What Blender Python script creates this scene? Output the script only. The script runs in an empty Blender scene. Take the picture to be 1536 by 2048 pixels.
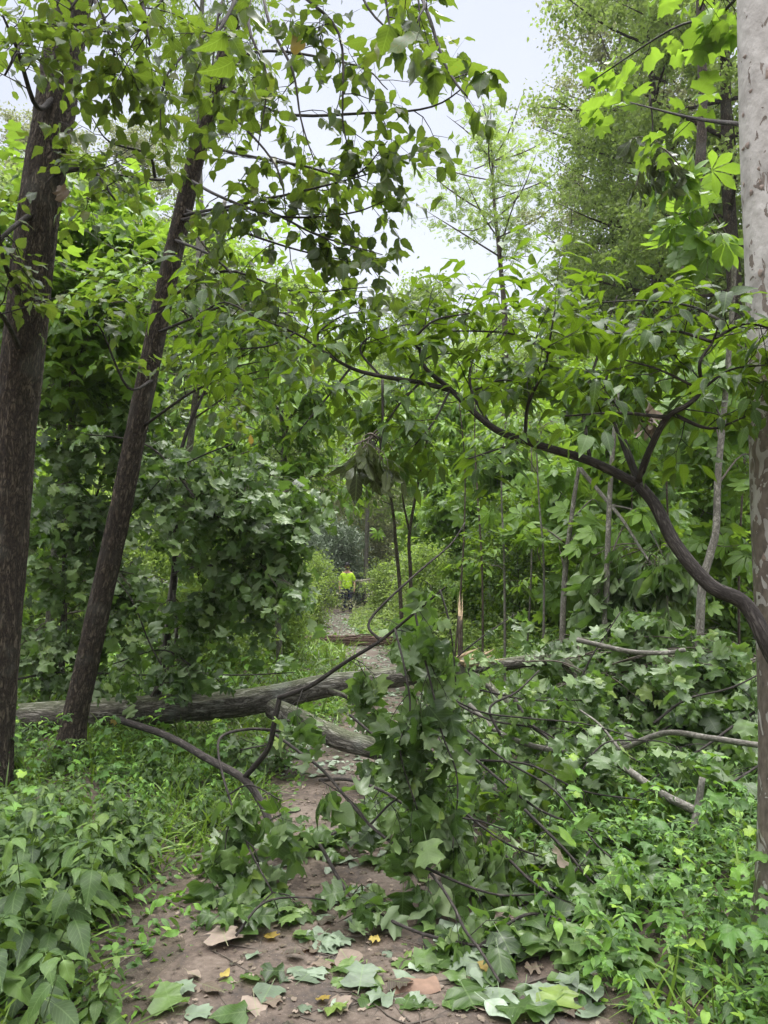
import bpy, math, random
import numpy as np
from mathutils import Vector, Matrix
random.seed(11); rng = np.random.default_rng(11)
sc = bpy.context.scene; COL = sc.collection
R = math.radians

# ------------------------------------------------ camera, sky, sun, exposure
CAM_Z = 1.6; FPX = 1540.0; PITCH = R(4.2)
cam = bpy.data.cameras.new('camera'); camo = bpy.data.objects.new('camera', cam); COL.objects.link(camo)
cam.sensor_fit = 'VERTICAL'; cam.sensor_height = 34.6; cam.lens = FPX/2048*34.6
cam.clip_start = 0.05; cam.clip_end = 2000
camo.location = (0, 0, CAM_Z); camo.rotation_euler = (R(90)+PITCH, 0, 0); sc.camera = camo

SUN_EL, SUN_AZ = R(64), R(205)
w = bpy.data.worlds.new('World'); sc.world = w; w.use_nodes = True
nt = w.node_tree; nt.nodes.clear()
def N(t, ty, **kw):
    n = t.nodes.new(ty)
    for k, v in kw.items(): setattr(n, k, v)
    return n
sky = N(nt, 'ShaderNodeTexSky', sky_type='NISHITA', sun_disc=False, sun_elevation=SUN_EL, sun_rotation=SUN_AZ)
sky.air_density = 1.5; sky.dust_density = 4
bgs = N(nt, 'ShaderNodeBackground'); bgs.inputs[1].default_value = 0.03
nt.links.new(sky.outputs[0], bgs.inputs[0])
tc = N(nt, 'ShaderNodeTexCoord'); sep = N(nt, 'ShaderNodeSeparateXYZ'); nt.links.new(tc.outputs['Generated'], sep.inputs[0])
rmp = N(nt, 'ShaderNodeValToRGB')                     # overcast sky: brighter towards the zenith
nt.links.new(sep.outputs[2], rmp.inputs[0])
SKYSTOPS = [(0.0, (.07, .085, .055)), (.24, (.10, .12, .09)), (.33, (.300, .299, .318)), (.64, (.283, .285, .316)), (.76, (1.5, 1.51, 1.58)), (1.0, (3.7, 3.7, 3.8))]
er = rmp.color_ramp
er.elements[0].position = 0; er.elements[0].color = (*SKYSTOPS[0][1], 1)
er.elements[1].position = 1; er.elements[1].color = (*SKYSTOPS[-1][1], 1)
for p_, c_ in SKYSTOPS[1:-1]:
    e = er.elements.new(p_); e.color = (*c_, 1)
cn = N(nt, 'ShaderNodeTexNoise'); cn.inputs['Scale'].default_value = 1.6; cn.inputs['Detail'].default_value = 5; cn.inputs['Distortion'].default_value = .6
nt.links.new(tc.outputs['Generated'], cn.inputs[0])
cr = N(nt, 'ShaderNodeMapRange'); cr.inputs[1].default_value = .3; cr.inputs[2].default_value = .7; cr.inputs[3].default_value = .86; cr.inputs[4].default_value = 1.10
nt.links.new(cn.outputs[0], cr.inputs[0])
vm = N(nt, 'ShaderNodeVectorMath', operation='SCALE'); nt.links.new(rmp.outputs[0], vm.inputs[0]); nt.links.new(cr.outputs[0], vm.inputs[3])
bgc = N(nt, 'ShaderNodeBackground'); bgc.inputs[1].default_value = 0.92; nt.links.new(vm.outputs[0], bgc.inputs[0])
ad = N(nt, 'ShaderNodeAddShader'); nt.links.new(bgs.outputs[0], ad.inputs[0]); nt.links.new(bgc.outputs[0], ad.inputs[1])
wo = N(nt, 'ShaderNodeOutputWorld'); nt.links.new(ad.outputs[0], wo.inputs[0])
sl = bpy.data.lights.new('sun', 'SUN'); sl.energy = 1.5; sl.angle = R(25); sl.color = (1, .97, .92)
so = bpy.data.objects.new('sun', sl); COL.objects.link(so)
so.rotation_euler = (R(90)-SUN_EL, 0, R(180)-SUN_AZ+R(180))
sc.view_settings.view_transform = 'Standard'; sc.view_settings.look = 'None'; sc.view_settings.gamma = 1
sc.view_settings.exposure = 1.4
HAZE = .0005
sc.cycles.max_bounces = 8; sc.cycles.diffuse_bounces = 2; sc.cycles.transmission_bounces = 4; sc.cycles.glossy_bounces = 2
sc.cycles.use_denoising = True

# ------------------------------------------------ helpers
def W(px, py, d):
    """point at world depth d seen at photo pixel px, py"""
    u = (px-768)/FPX; v = -(py-1024)/FPX
    y = math.cos(PITCH)-v*math.sin(PITCH); z = math.sin(PITCH)+v*math.cos(PITCH)
    return Vector((u/y*d, d, CAM_Z+z/y*d))
def smooth(a, b, x):
    t = np.clip((x-a)/(b-a), 0, 1); return t*t*(3-2*t)
def pathc(y):
    return -0.05+0.12*smooth(4, 9, y)-1.55*smooth(11, 24, y)
def pathw(y): return 0.90-0.30*smooth(3, 8, y)-.10*smooth(10, 20, y)
def gh(x, y):
    dx = np.abs(x-pathc(y))
    s = smooth(.6, 2.4, dx)*0.14
    return s+.018*np.sin(x*3.1+y*1.3)*np.sin(y*2.3-x*.7)+.03*np.sin(x*.9+1)*np.sin(y*.6)*smooth(.5, 2, dx)
def G(x, y, dz=0): return Vector((x, y, float(gh(x, y))+dz))
def tag(o, label=None, cat=None, group=None, kind=None):
    if label: o['label'] = label
    if cat: o['category'] = cat
    if group: o['group'] = group
    if kind: o['kind'] = kind
    return o
def empty(name, loc, label, cat, group=None, rz=0):
    o = bpy.data.objects.new(name, None); COL.objects.link(o); o.location = loc; o.rotation_euler = (0, 0, rz)
    o.empty_display_size = .1
    return tag(o, label, cat, group)
def mesh(name, V, F, k, attr, an, smooth_=False):
    me = bpy.data.meshes.new(name); V = np.asarray(V, np.float32); F = np.asarray(F, np.int32)
    me.vertices.add(len(V)); me.vertices.foreach_set('co', V.ravel())
    me.loops.add(F.size); me.loops.foreach_set('vertex_index', F.ravel())
    me.polygons.add(len(F)); me.polygons.foreach_set('loop_start', np.arange(0, F.size, k, dtype=np.int32))
    me.update(calc_edges=True)
    if smooth_: me.polygons.foreach_set('use_smooth', np.ones(len(F), bool))
    if attr is not None:
        a = me.attributes.new(an, 'FLOAT_VECTOR', 'POINT'); a.data.foreach_set('vector', np.asarray(attr, np.float32).ravel())
    return me
def link(name, me, mat, parent=None, origin=None):
    o = bpy.data.objects.new(name, me); me.name = name; COL.objects.link(o)
    if mat and not me.materials: me.materials.append(mat)
    if parent: o.parent = parent
    return o

# ------------------------------------------------ materials
def newmat(name):
    m = bpy.data.materials.new(name); m.use_nodes = True; m.node_tree.nodes.clear(); return m, m.node_tree
def ramp(t, fac, stops, interp='LINEAR'):
    r = N(t, 'ShaderNodeValToRGB'); r.color_ramp.interpolation = interp; e = r.color_ramp.elements
    e[0].position = stops[0][0]; e[0].color = (*stops[0][1], 1); e[1].position = stops[-1][0]; e[1].color = (*stops[-1][1], 1)
    for p, c in stops[1:-1]: x = e.new(p); x.color = (*c, 1)
    t.links.new(fac, r.inputs[0]); return r.outputs[0]
def mixc(t, fac, a, b, mode='MIX'):
    m = N(t, 'ShaderNodeMix', data_type='RGBA', blend_type=mode)
    for i, v in ((0, fac), (6, a), (7, b)):
        if hasattr(v, 'node'): t.links.new(v, m.inputs[i])
        else: m.inputs[i].default_value = v if i == 0 else (*v, 1)
    return m.outputs[2]
def math_(t, op, a, b=0, c=None):
    m = N(t, 'ShaderNodeMath', operation=op)
    for i, v in enumerate((a, b) if c is None else (a, b, c)):
        if hasattr(v, 'node'): t.links.new(v, m.inputs[i])
        else: m.inputs[i].default_value = v
    return m.outputs[0]
def leafmat(name, stops, under, trans, tw=.4, rough=.42, veins=True, spec=.5, spots=0.0):
    """stops: ramp over the per-leaf random value; under: tint of the underside; trans: light passing through"""
    m, t = newmat(name); wm = (lambda c: c) if name in ('lobed_leaf', 'dead_brown_leaf', 'yellow_leaf', 'pale_green_leaf', 'lime_leaf') else (lambda c: (c[0]*1.36, c[1]*1.04, c[2]*.8))
    stops = [(p, wm(c)) for p, c in stops]; under = wm(under); trans = wm(trans)
    at = N(t, 'ShaderNodeAttribute', attribute_name='lc'); s = N(t, 'ShaderNodeSeparateXYZ'); t.links.new(at.outputs['Vector'], s.inputs[0])
    base = ramp(t, s.outputs[2], stops)
    geo = N(t, 'ShaderNodeNewGeometry')
    nz = N(t, 'ShaderNodeTexNoise'); nz.inputs['Scale'].default_value = 22; nz.inputs['Detail'].default_value = 2
    t.links.new(geo.outputs['Position'], nz.inputs[0])
    f = N(t, 'ShaderNodeMapRange'); f.inputs[1].default_value = .3; f.inputs[2].default_value = .7; f.inputs[3].default_value = .8; f.inputs[4].default_value = 1.2
    t.links.new(nz.outputs[0], f.inputs[0])
    v = N(t, 'ShaderNodeVectorMath', operation='SCALE'); t.links.new(base, v.inputs[0]); t.links.new(f.outputs[0], v.inputs[3]); base = v.outputs[0]
    bump = None
    if veins:
        au = math_(t, 'ABSOLUTE', s.outputs[0])
        mid = math_(t, 'LESS_THAN', au, .018)
        ph = math_(t, 'SUBTRACT', s.outputs[1], math_(t, 'MULTIPLY', au, .75))
        sv = math_(t, 'GREATER_THAN', math_(t, 'SINE', math_(t, 'MULTIPLY', ph, 52)), .86)
        vn = math_(t, 'MAXIMUM', mid, math_(t, 'MULTIPLY', sv, .6))
        base = mixc(t, math_(t, 'MULTIPLY', vn, .35), base, (.20, .30, .10))
        bump = N(t, 'ShaderNodeBump'); bump.inputs['Strength'].default_value = .5; bump.inputs['Distance'].default_value = .002
        bump.invert = True; t.links.new(vn, bump.inputs['Height'])
    if spots:
        vo = N(t, 'ShaderNodeTexVoronoi'); vo.inputs['Scale'].default_value = 90; t.links.new(geo.outputs['Position'], vo.inputs[0])
        sp = math_(t, 'MULTIPLY', math_(t, 'LESS_THAN', vo.outputs[0], .28), math_(t, 'GREATER_THAN', s.outputs[2], 1-spots))
        base = mixc(t, sp, base, (.16, .11, .02))
    col = mixc(t, geo.outputs['Backfacing'], base, mixc(t, .55, base, under))
    p = N(t, 'ShaderNodeBsdfPrincipled'); p.inputs['Roughness'].default_value = rough; p.inputs['Specular IOR Level'].default_value = spec
    t.links.new(col, p.inputs['Base Color'])
    if bump: t.links.new(bump.outputs[0], p.inputs['Normal'])
    tr = N(t, 'ShaderNodeBsdfTranslucent')
    t.links.new(mixc(t, .35, trans, base), tr.inputs[0])
    mx = N(t, 'ShaderNodeMixShader'); mx.inputs[0].default_value = tw
    t.links.new(p.outputs[0], mx.inputs[1]); t.links.new(tr.outputs[0], mx.inputs[2])
    o = N(t, 'ShaderNodeOutputMaterial'); t.links.new(mx.outputs[0], o.inputs[0])
    return m
def plain(name, c, rough=.8, bump=0, bs=20, var=.25, attr=None):
    m, t = newmat(name)
    if attr: src = N(t, 'ShaderNodeAttribute', attribute_name=attr).outputs['Vector']
    else: src = N(t, 'ShaderNodeTexCoord').outputs['Object']
    nz = N(t, 'ShaderNodeTexNoise'); nz.inputs['Scale'].default_value = bs; nz.inputs['Detail'].default_value = 5; t.links.new(src, nz.inputs[0])
    a = tuple(x*(1-var) for x in c); b = tuple(min(1, x*(1+var)) for x in c)
    col = ramp(t, nz.outputs[0], [(.3, a), (.7, b)])
    p = N(t, 'ShaderNodeBsdfPrincipled'); p.inputs['Roughness'].default_value = rough; t.links.new(col, p.inputs['Base Color'])
    if bump:
        bn = N(t, 'ShaderNodeBump'); bn.inputs['Strength'].default_value = 1; bn.inputs['Distance'].default_value = bump
        t.links.new(nz.outputs[0], bn.inputs['Height']); t.links.new(bn.outputs[0], p.inputs['Normal'])
    o = N(t, 'ShaderNodeOutputMaterial'); t.links.new(p.outputs[0], o.inputs[0]); return m
def barkmat(name, dark, mid, light, su=26, stretch=.22, dist=.012, moss=0, lichen=0):
    """ridged bark: cracks follow the length of the stem (attribute bk = position round the stem, length)"""
    m, t = newmat(name)
    at = N(t, 'ShaderNodeAttribute', attribute_name='bk')
    mp = N(t, 'ShaderNodeMapping'); mp.inputs['Scale'].default_value = (su, su, su*stretch); t.links.new(at.outputs['Vector'], mp.inputs[0])
    def nz(k, d, dist_=0.0, vec=None):
        n_ = N(t, 'ShaderNodeTexNoise'); n_.inputs['Scale'].default_value = k; n_.inputs['Detail'].default_value = d; n_.inputs['Distortion'].default_value = dist_
        t.links.new(vec or mp.outputs[0], n_.inputs[0]); return n_.outputs[0]
    def ridge(k, d): return math_(t, 'MINIMUM', math_(t, 'MULTIPLY', math_(t, 'ABSOLUTE', math_(t, 'SUBTRACT', nz(k, d, .6), .5)), 7.5), 1)
    nf = N(t, 'ShaderNodeTexNoise'); nf.inputs['Scale'].default_value = 1.0; nf.inputs['Detail'].default_value = 8; nf.inputs['Roughness'].default_value = .7
    mp2 = N(t, 'ShaderNodeMapping'); mp2.inputs['Scale'].default_value = (su*3, su*3, su*1.8); t.links.new(at.outputs['Vector'], mp2.inputs[0]); t.links.new(mp2.outputs[0], nf.inputs[0])
    hgt = math_(t, 'ADD', math_(t, 'MULTIPLY', math_(t, 'MINIMUM', ridge(.55, 3), ridge(1.1, 4)), .55), math_(t, 'MULTIPLY', nf.outputs[0], .55))
    col = ramp(t, hgt, [(.22, dark), (.52, mid), (.92, light)])
    big = N(t, 'ShaderNodeTexNoise'); big.inputs['Scale'].default_value = 3; big.inputs['Detail'].default_value = 3; t.links.new(at.outputs['Vector'], big.inputs[0])
    if lichen:
        lf = N(t, 'ShaderNodeMapRange'); lf.inputs[1].default_value = .55; lf.inputs[2].default_value = .68; lf.inputs[4].default_value = lichen
        t.links.new(big.outputs[0], lf.inputs[0]); col = mixc(t, lf.outputs[0], col, (.24, .25, .22))
    if moss:
        geo = N(t, 'ShaderNodeNewGeometry'); sx = N(t, 'ShaderNodeSeparateXYZ'); t.links.new(geo.outputs['Normal'], sx.inputs[0])
        up = N(t, 'ShaderNodeMapRange'); up.inputs[1].default_value = .35; up.inputs[2].default_value = .95; up.inputs[4].default_value = moss; t.links.new(sx.outputs[2], up.inputs[0])
        col = mixc(t, math_(t, 'MULTIPLY', up.outputs[0], nf.outputs[0]), col, (.09, .13, .04))
    p = N(t, 'ShaderNodeBsdfPrincipled'); p.inputs['Roughness'].default_value = .85; p.inputs['Specular IOR Level'].default_value = .25
    t.links.new(col, p.inputs['Base Color'])
    bn = N(t, 'ShaderNodeBump'); bn.inputs['Strength'].default_value = 1; bn.inputs['Distance'].default_value = dist
    t.links.new(hgt, bn.inputs['Height']); t.links.new(bn.outputs[0], p.inputs['Normal'])
    o = N(t, 'ShaderNodeOutputMaterial'); t.links.new(p.outputs[0], o.inputs[0]); return m

B_RIDGE = barkmat('ridged_bark', (.016, .012, .010), (.078, .059, .043), (.20, .160, .118), su=42, stretch=.30, dist=.03, lichen=.2)
B_LOG = barkmat('log_bark', (.03, .026, .021), (.14, .125, .105), (.34, .32, .285), su=30, stretch=.22, dist=.012, moss=.7, lichen=.5)
B_DARK = barkmat('dark_bark', (.018, .015, .013), (.050, .043, .038), (.105, .092, .082), su=60, stretch=.2, dist=.003)
B_GREY = barkmat('grey_bark', (.08, .074, .062), (.19, .178, .15), (.33, .31, .27), su=30, stretch=.5, dist=.003, lichen=.4)
B_BROWN = barkmat('brown_shrub_bark', (.04, .03, .023), (.115, .09, .07), (.21, .175, .145), su=40, stretch=.3, dist=.003)
B_PALE = barkmat('pale_stripped_wood', (.16, .14, .11), (.30, .27, .22), (.46, .43, .36), su=30, stretch=.1, dist=.003)
B_RED = barkmat('red_brown_bark', (.04, .025, .018), (.125, .078, .058), (.25, .165, .125), su=26, stretch=.05, dist=.02)
M_TWIG = plain('twig_bark', (.075, .06, .045), .8, 0, 30, .3)
M_STEM = plain('green_stem', (.10, .16, .05), .6, 0, 30, .2)
M_SPLIT = plain('split_wood', (.48, .36, .22), .7, .004, 25, .25)

def sycamore_mat():
    m, t = newmat('mottled_sycamore_bark')
    at = N(t, 'ShaderNodeAttribute', attribute_name='bk')
    def nz(sc_, det, dist=0, st=.6):
        mp = N(t, 'ShaderNodeMapping'); mp.inputs['Scale'].default_value = (sc_, sc_, sc_*st); t.links.new(at.outputs['Vector'], mp.inputs[0])
        n = N(t, 'ShaderNodeTexNoise'); n.inputs['Scale'].default_value = 1; n.inputs['Detail'].default_value = det; n.inputs['Distortion'].default_value = dist
        t.links.new(mp.outputs[0], n.inputs[0]); return n.outputs[0]
    s = N(t, 'ShaderNodeSeparateXYZ'); t.links.new(at.outputs['Vector'], s.inputs[0])
    base = ramp(t, nz(9, 5, .4), [(.35, (.27, .25, .23)), (.52, (.40, .375, .35)), (.7, (.50, .475, .45))])
    flakes = nz(16, 4, 1.2)
    hgt = N(t, 'ShaderNodeMapRange'); hgt.inputs[1].default_value = 1.2; hgt.inputs[2].default_value = 3.0   # rougher towards the foot
    hgt.inputs[3].default_value = .20; hgt.inputs[4].default_value = -.03; t.links.new(s.outputs[2], hgt.inputs[0])
    fl = math_(t, 'GREATER_THAN', math_(t, 'ADD', flakes, hgt.outputs[0]), .60)
    col = mixc(t, fl, base, ramp(t, nz(40, 4), [(.3, (.10, .08, .066)), (.7, (.21, .17, .14))]))
    p = N(t, 'ShaderNodeBsdfPrincipled'); p.inputs['Roughness'].default_value = .7; t.links.new(col, p.inputs['Base Color'])
    bn = N(t, 'ShaderNodeBump'); bn.inputs['Distance'].default_value = .008; t.links.new(math_(t, 'ADD', fl, nz(30, 5)), bn.inputs['Height']); t.links.new(bn.outputs[0], p.inputs['Normal'])
    o = N(t, 'ShaderNodeOutputMaterial'); t.links.new(p.outputs[0], o.inputs[0]); return m
B_SYC = sycamore_mat()

def rs(a, b, c, y=None):
    a = tuple(x*.6 for x in a); c = tuple(x*1.22 for x in c); s = [(0, a), (.5, b), (.9, c)]
    s.append((1, y or c)); return s
L_SASS = leafmat('glossy_ovate_leaf', rs((.012, .042, .009), (.022, .066, .012), (.038, .10, .016)), (.09, .15, .06), (.17, .37, .015), tw=.42, rough=.5, spec=.35)
L_ELM = leafmat('toothed_leaf', rs((.015, .042, .011), (.026, .064, .016), (.048, .10, .022), (.12, .15, .03)), (.08, .125, .06), (.17, .34, .03), tw=.42, rough=.5, spots=.35)
L_TULIP = leafmat('lobed_leaf', rs((.028, .060, .014), (.070, .132, .030), (.13, .20, .060), (.20, .28, .06)), (.25, .32, .175), (.20, .38, .03), tw=.32, rough=.40, spec=.45)
L_LIME = leafmat('lime_leaf', rs((.07, .15, .016), (.11, .22, .022), (.155, .28, .03)), (.16, .25, .08), (.27, .42, .03), tw=.46, rough=.45)
L_NETTLE = leafmat('nettle_leaf', rs((.026, .078, .022), (.046, .118, .030), (.074, .165, .038), (.09, .19, .04)), (.14, .22, .11), (.14, .32, .04), tw=.28, rough=.55)
L_SEED = leafmat('herb_leaf', rs((.04, .12, .03), (.06, .18, .04), (.10, .27, .04), (.20, .40, .04)), (.15, .27, .12), (.17, .42, .04), tw=.3, rough=.5)
L_GRASS = leafmat('grass_blade', rs((.05, .12, .02), (.08, .18, .03), (.12, .25, .04)), (.10, .20, .05), (.18, .38, .03), tw=.35, rough=.5, veins=False)
L_FAR = leafmat('far_leaf', rs((.07, .15, .04), (.11, .22, .06), (.16, .29, .09)), (.18, .28, .14), (.28, .52, .10), tw=.48, rough=.5, veins=False)  # leaf colour lightened to stand in for sky glare over distant crowns
L_FARY = leafmat('far_yellow_green_leaf', rs((.08, .16, .05), (.115, .22, .065), (.16, .28, .085)), (.18, .27, .13), (.25, .46, .12), tw=.48, rough=.5, veins=False)
L_FARG = leafmat('far_grey_green_leaf', rs((.09, .14, .08), (.14, .20, .12), (.22, .28, .20)), (.30, .36, .29), (.24, .38, .17), tw=.42, rough=.4, veins=False)  # pale haze and glare of the distance put into the leaf colour
L_LOC = leafmat('feathery_leaf', rs((.12, .19, .07), (.17, .26, .10), (.24, .34, .14)), (.3, .38, .25), (.36, .56, .18), tw=.5, rough=.5, veins=False)
L_SILVER = leafmat('pale_green_leaf', rs((.13, .18, .11), (.19, .245, .165), (.25, .305, .225)), (.28, .33, .25), (.14, .24, .07), tw=.2, rough=.5)
L_BROWN = leafmat('dead_brown_leaf', rs((.06, .042, .032), (.12, .085, .06), (.22, .17, .135)), (.22, .17, .14), (.25, .12, .04), tw=.15, rough=.7)
L_YELLOW = leafmat('yellow_leaf', rs((.40, .26, .03), (.32, .23, .045), (.36, .28, .07)), (.35, .28, .1), (.5, .34, .04), tw=.3, rough=.6)
L_WILT = leafmat('wilted_dark_leaf', rs((.02, .035, .016), (.03, .052, .024), (.05, .08, .036)), (.06, .09, .05), (.08, .15, .03), tw=.25, rough=.42)

# ------------------------------------------------ leaf templates: (V, F tris, lc xy)
def blade(half, fold=.15, curl=.25, side=.3, pet=.2, ang=0, scale=1, org=(0, 0), wave=0, n=None):
    h = np.array(half, float); n = len(h); tipy = h[-1][1] if h[-1][0] < .02 else h[-1][1]*.9
    M = np.zeros((n, 2)); M[:, 1] = np.linspace(0, tipy, n)
    Rr = h.copy(); Lr = h.copy(); Lr[:, 0] *= -1
    P = np.vstack([M, Rr, Lr]); F = []
    for i in range(n-1):
        F += [(i, n+i, n+i+1), (i, n+i+1, i+1), (i, 2*n+i+1, 2*n+i), (i, i+1, 2*n+i+1)]
    z = fold*np.abs(P[:, 0])-curl*P[:, 1]**2-side*P[:, 0]**2+wave*np.sin(P[:, 1]*9+P[:, 0]*5)*np.abs(P[:, 0])
    z[:n] -= .0
    V = np.column_stack([P[:, 0], P[:, 1], z]); lc = P.copy()
    if pet:
        k = len(V); V = np.vstack([V, [[-.011, 0, 0], [.011, 0, 0], [.009, -pet, pet*.15], [-.009, -pet, pet*.15]]]); lc = np.vstack([lc, [[0, 0]]*4])
        F += [(k, k+3, k+2), (k, k+2, k+1)]
        V[:, 1] += pet; V[:, 2] -= pet*.15
    c, s = math.cos(ang), math.sin(ang)
    x = V[:, 0]*c+V[:, 1]*s; y = -V[:, 0]*s+V[:, 1]*c
    V = np.column_stack([x*scale+org[0], y*scale+org[1], V[:, 2]*scale])
    F = np.array(F); return V, F, lc
def join(parts):
    V, F, C, k = [], [], [], 0
    for v, f, c in parts: V.append(v); F.append(f+k); C.append(c); k += len(v)
    return np.vstack(V), np.vstack(F), np.vstack(C)
def ov(wd, peak=.42, n=7, tip=1.0, teeth=0):
    ts = np.linspace(0, 1, n); o = []
    for i, t_ in enumerate(ts):
        x = wd*math.sin(math.pi*t_**(math.log(.5)/math.log(peak)))
        if t_ > .75: x *= 1-.35*(t_-.75)/.25
        if teeth and 0 < i < n-1: x += teeth*(1 if i % 2 else -1)
        o.append((max(x, 0), t_))
    return o
TULIP = [(.02, 0), (.24, -.04), (.43, .03), (.57, .20), (.40, .29), (.33, .42), (.42, .55), (.55, .78), (.36, .80), (.22, .96), (.09, .86), (0, .84)]
TULIP2 = [(.02, 0), (.20, .0), (.40, -.02), (.52, .12), (.62, .30), (.42, .36), (.36, .5), (.48, .60), (.56, .80), (.34, .78), (.18, .86), (.10, 1.0), (0, .97)]
TULIPS = [(.02, 0), (.30, -.02), (.55, .18), (.34, .40), (.54, .78), (.22, .92), (0, .84)]
HEART = [(.03, .02), (.20, -.06), (.40, .02), (.48, .20), (.42, .42), (.26, .66), (.10, .86), (0, 1)]
def vary(half, n, pet=.25, **kw):
    o = []
    for i in range(n):
        a = dict(fold=random.uniform(-.2, .5), curl=random.uniform(-.1, .8), side=random.uniform(-.2, 1.1), wave=random.uniform(.05, .45)); a.update(kw)
        o.append(blade(half, pet=pet, **a))
    return o
T = {
 'ovate': vary(ov(.26), 3, .1)+vary(ov(.22, .45), 2, .1),
 'elm': vary(ov(.36, .38, 13, teeth=.018), 3, .15)+vary(ov(.30, .42, 13, teeth=.018), 2, .15),
 'tulip': vary(TULIP, 6, .5)+vary(TULIP2, 5, .4),
 'tulips': vary(TULIPS, 5, .4),
 'heart': vary(HEART, 4, .45),
 'nettle': vary(ov(.31, .36, 17, teeth=.012), 4, .2, side=.25),
 'simple': vary(ov(.30, .42, 4), 4, 0),
 'lance': vary(ov(.15, .45, 5), 4, .05),
 'long': vary(ov(.21, .60, 7), 4, .08),
 'ground': [blade(h, fold=f, curl=c, side=s, wave=w_, pet=.35) for h in (TULIP, TULIP2, HEART, ov(.3, .4, 9)) for f, c, s, w_ in ((.1, .08, .3, .18), (-.15, -.12, -.2, .28), (.3, .0, .1, .15))],
}
def palm(n, wd, spread, pk=.62, curl=.35):
    return join([blade(ov(wd, pk, 6), fold=.2, curl=curl, side=.2, pet=.04, ang=spread*(i/(n-1)*2-1), scale=1-.28*abs(i/(n-1)*2-1), org=(0, .3)) for i in range(n)]
                +[(np.array([[-.008, 0, 0], [.008, 0, 0], [.006, .3, 0], [-.006, .3, 0]], float), np.array([(0, 1, 2), (0, 2, 3)]), np.zeros((4, 2)))])
T['palm'] = [palm(5, .19, 1.35), palm(7, .16, 1.7, curl=.6), palm(5, .2, 1.2, curl=.1)]
T['tri'] = [palm(3, .27, 1.2, .42, c) for c in (.2, .4, 0)]
def pinn(n, wd):
    P = []
    for i in range(n):
        for s in (-1, 1): P.append(blade(ov(wd, .45, 4), fold=.1, curl=.2, side=0, pet=0, ang=s*1.2, scale=.34, org=(0, .25+.65*i/(n-1))))
    return join(P)
T['pinn'] = [pinn(5, .25), pinn(4, .28)]
def norm(a): return a/np.maximum(np.linalg.norm(a, axis=1, keepdims=True), 1e-6)
def leaves_arrays(kind, P, Y, Z, S, rnd=None):
    P, Y, Z, S = (np.asarray(q, float) for q in (P, Y, Z, S)); n = len(P)
    Y = norm(Y); X = norm(np.cross(Y, Z)); Z = np.cross(X, Y)
    tm = T[kind]; pick = rng.integers(0, len(tm), n); rv = rng.random(n) if rnd is None else rnd
    Vs, Fs, Cs, k = [], [], [], 0
    for j, (v, f, c) in enumerate(tm):
        ix = np.nonzero(pick == j)[0]
        if not len(ix): continue
        B = np.stack([X[ix], Y[ix], Z[ix]], 1)*S[ix][:, None, None]
        wx = rng.uniform(.85, 1.15, len(ix))
        vv = v[None]*np.stack([wx, np.ones(len(ix)), np.ones(len(ix))], 1)[:, None]
        q = vv@B+P[ix][:, None]
        Vs.append(q.reshape(-1, 3)); Fs.append((f[None]+(np.arange(len(ix))*len(v))[:, None, None]+k).reshape(-1, 3))
        Cs.append(np.concatenate([np.broadcast_to(c[None], (len(ix), len(c), 2)), np.broadcast_to(rv[ix][:, None, None], (len(ix), len(c), 1))], 2).reshape(-1, 3)); k += len(ix)*len(v)
    return np.vstack(Vs), np.vstack(Fs), np.vstack(Cs)
def leafobj(name, kind, P, Y, Z, S, mat, parent=None, origin=None, smooth_=True):
    V, F, C = leaves_arrays(kind, P, Y, Z, S)
    if origin is not None: V = V-np.array(origin)
    return link(name, mesh(name, V, F, 3, C, 'lc', smooth_), mat, parent)

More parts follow.
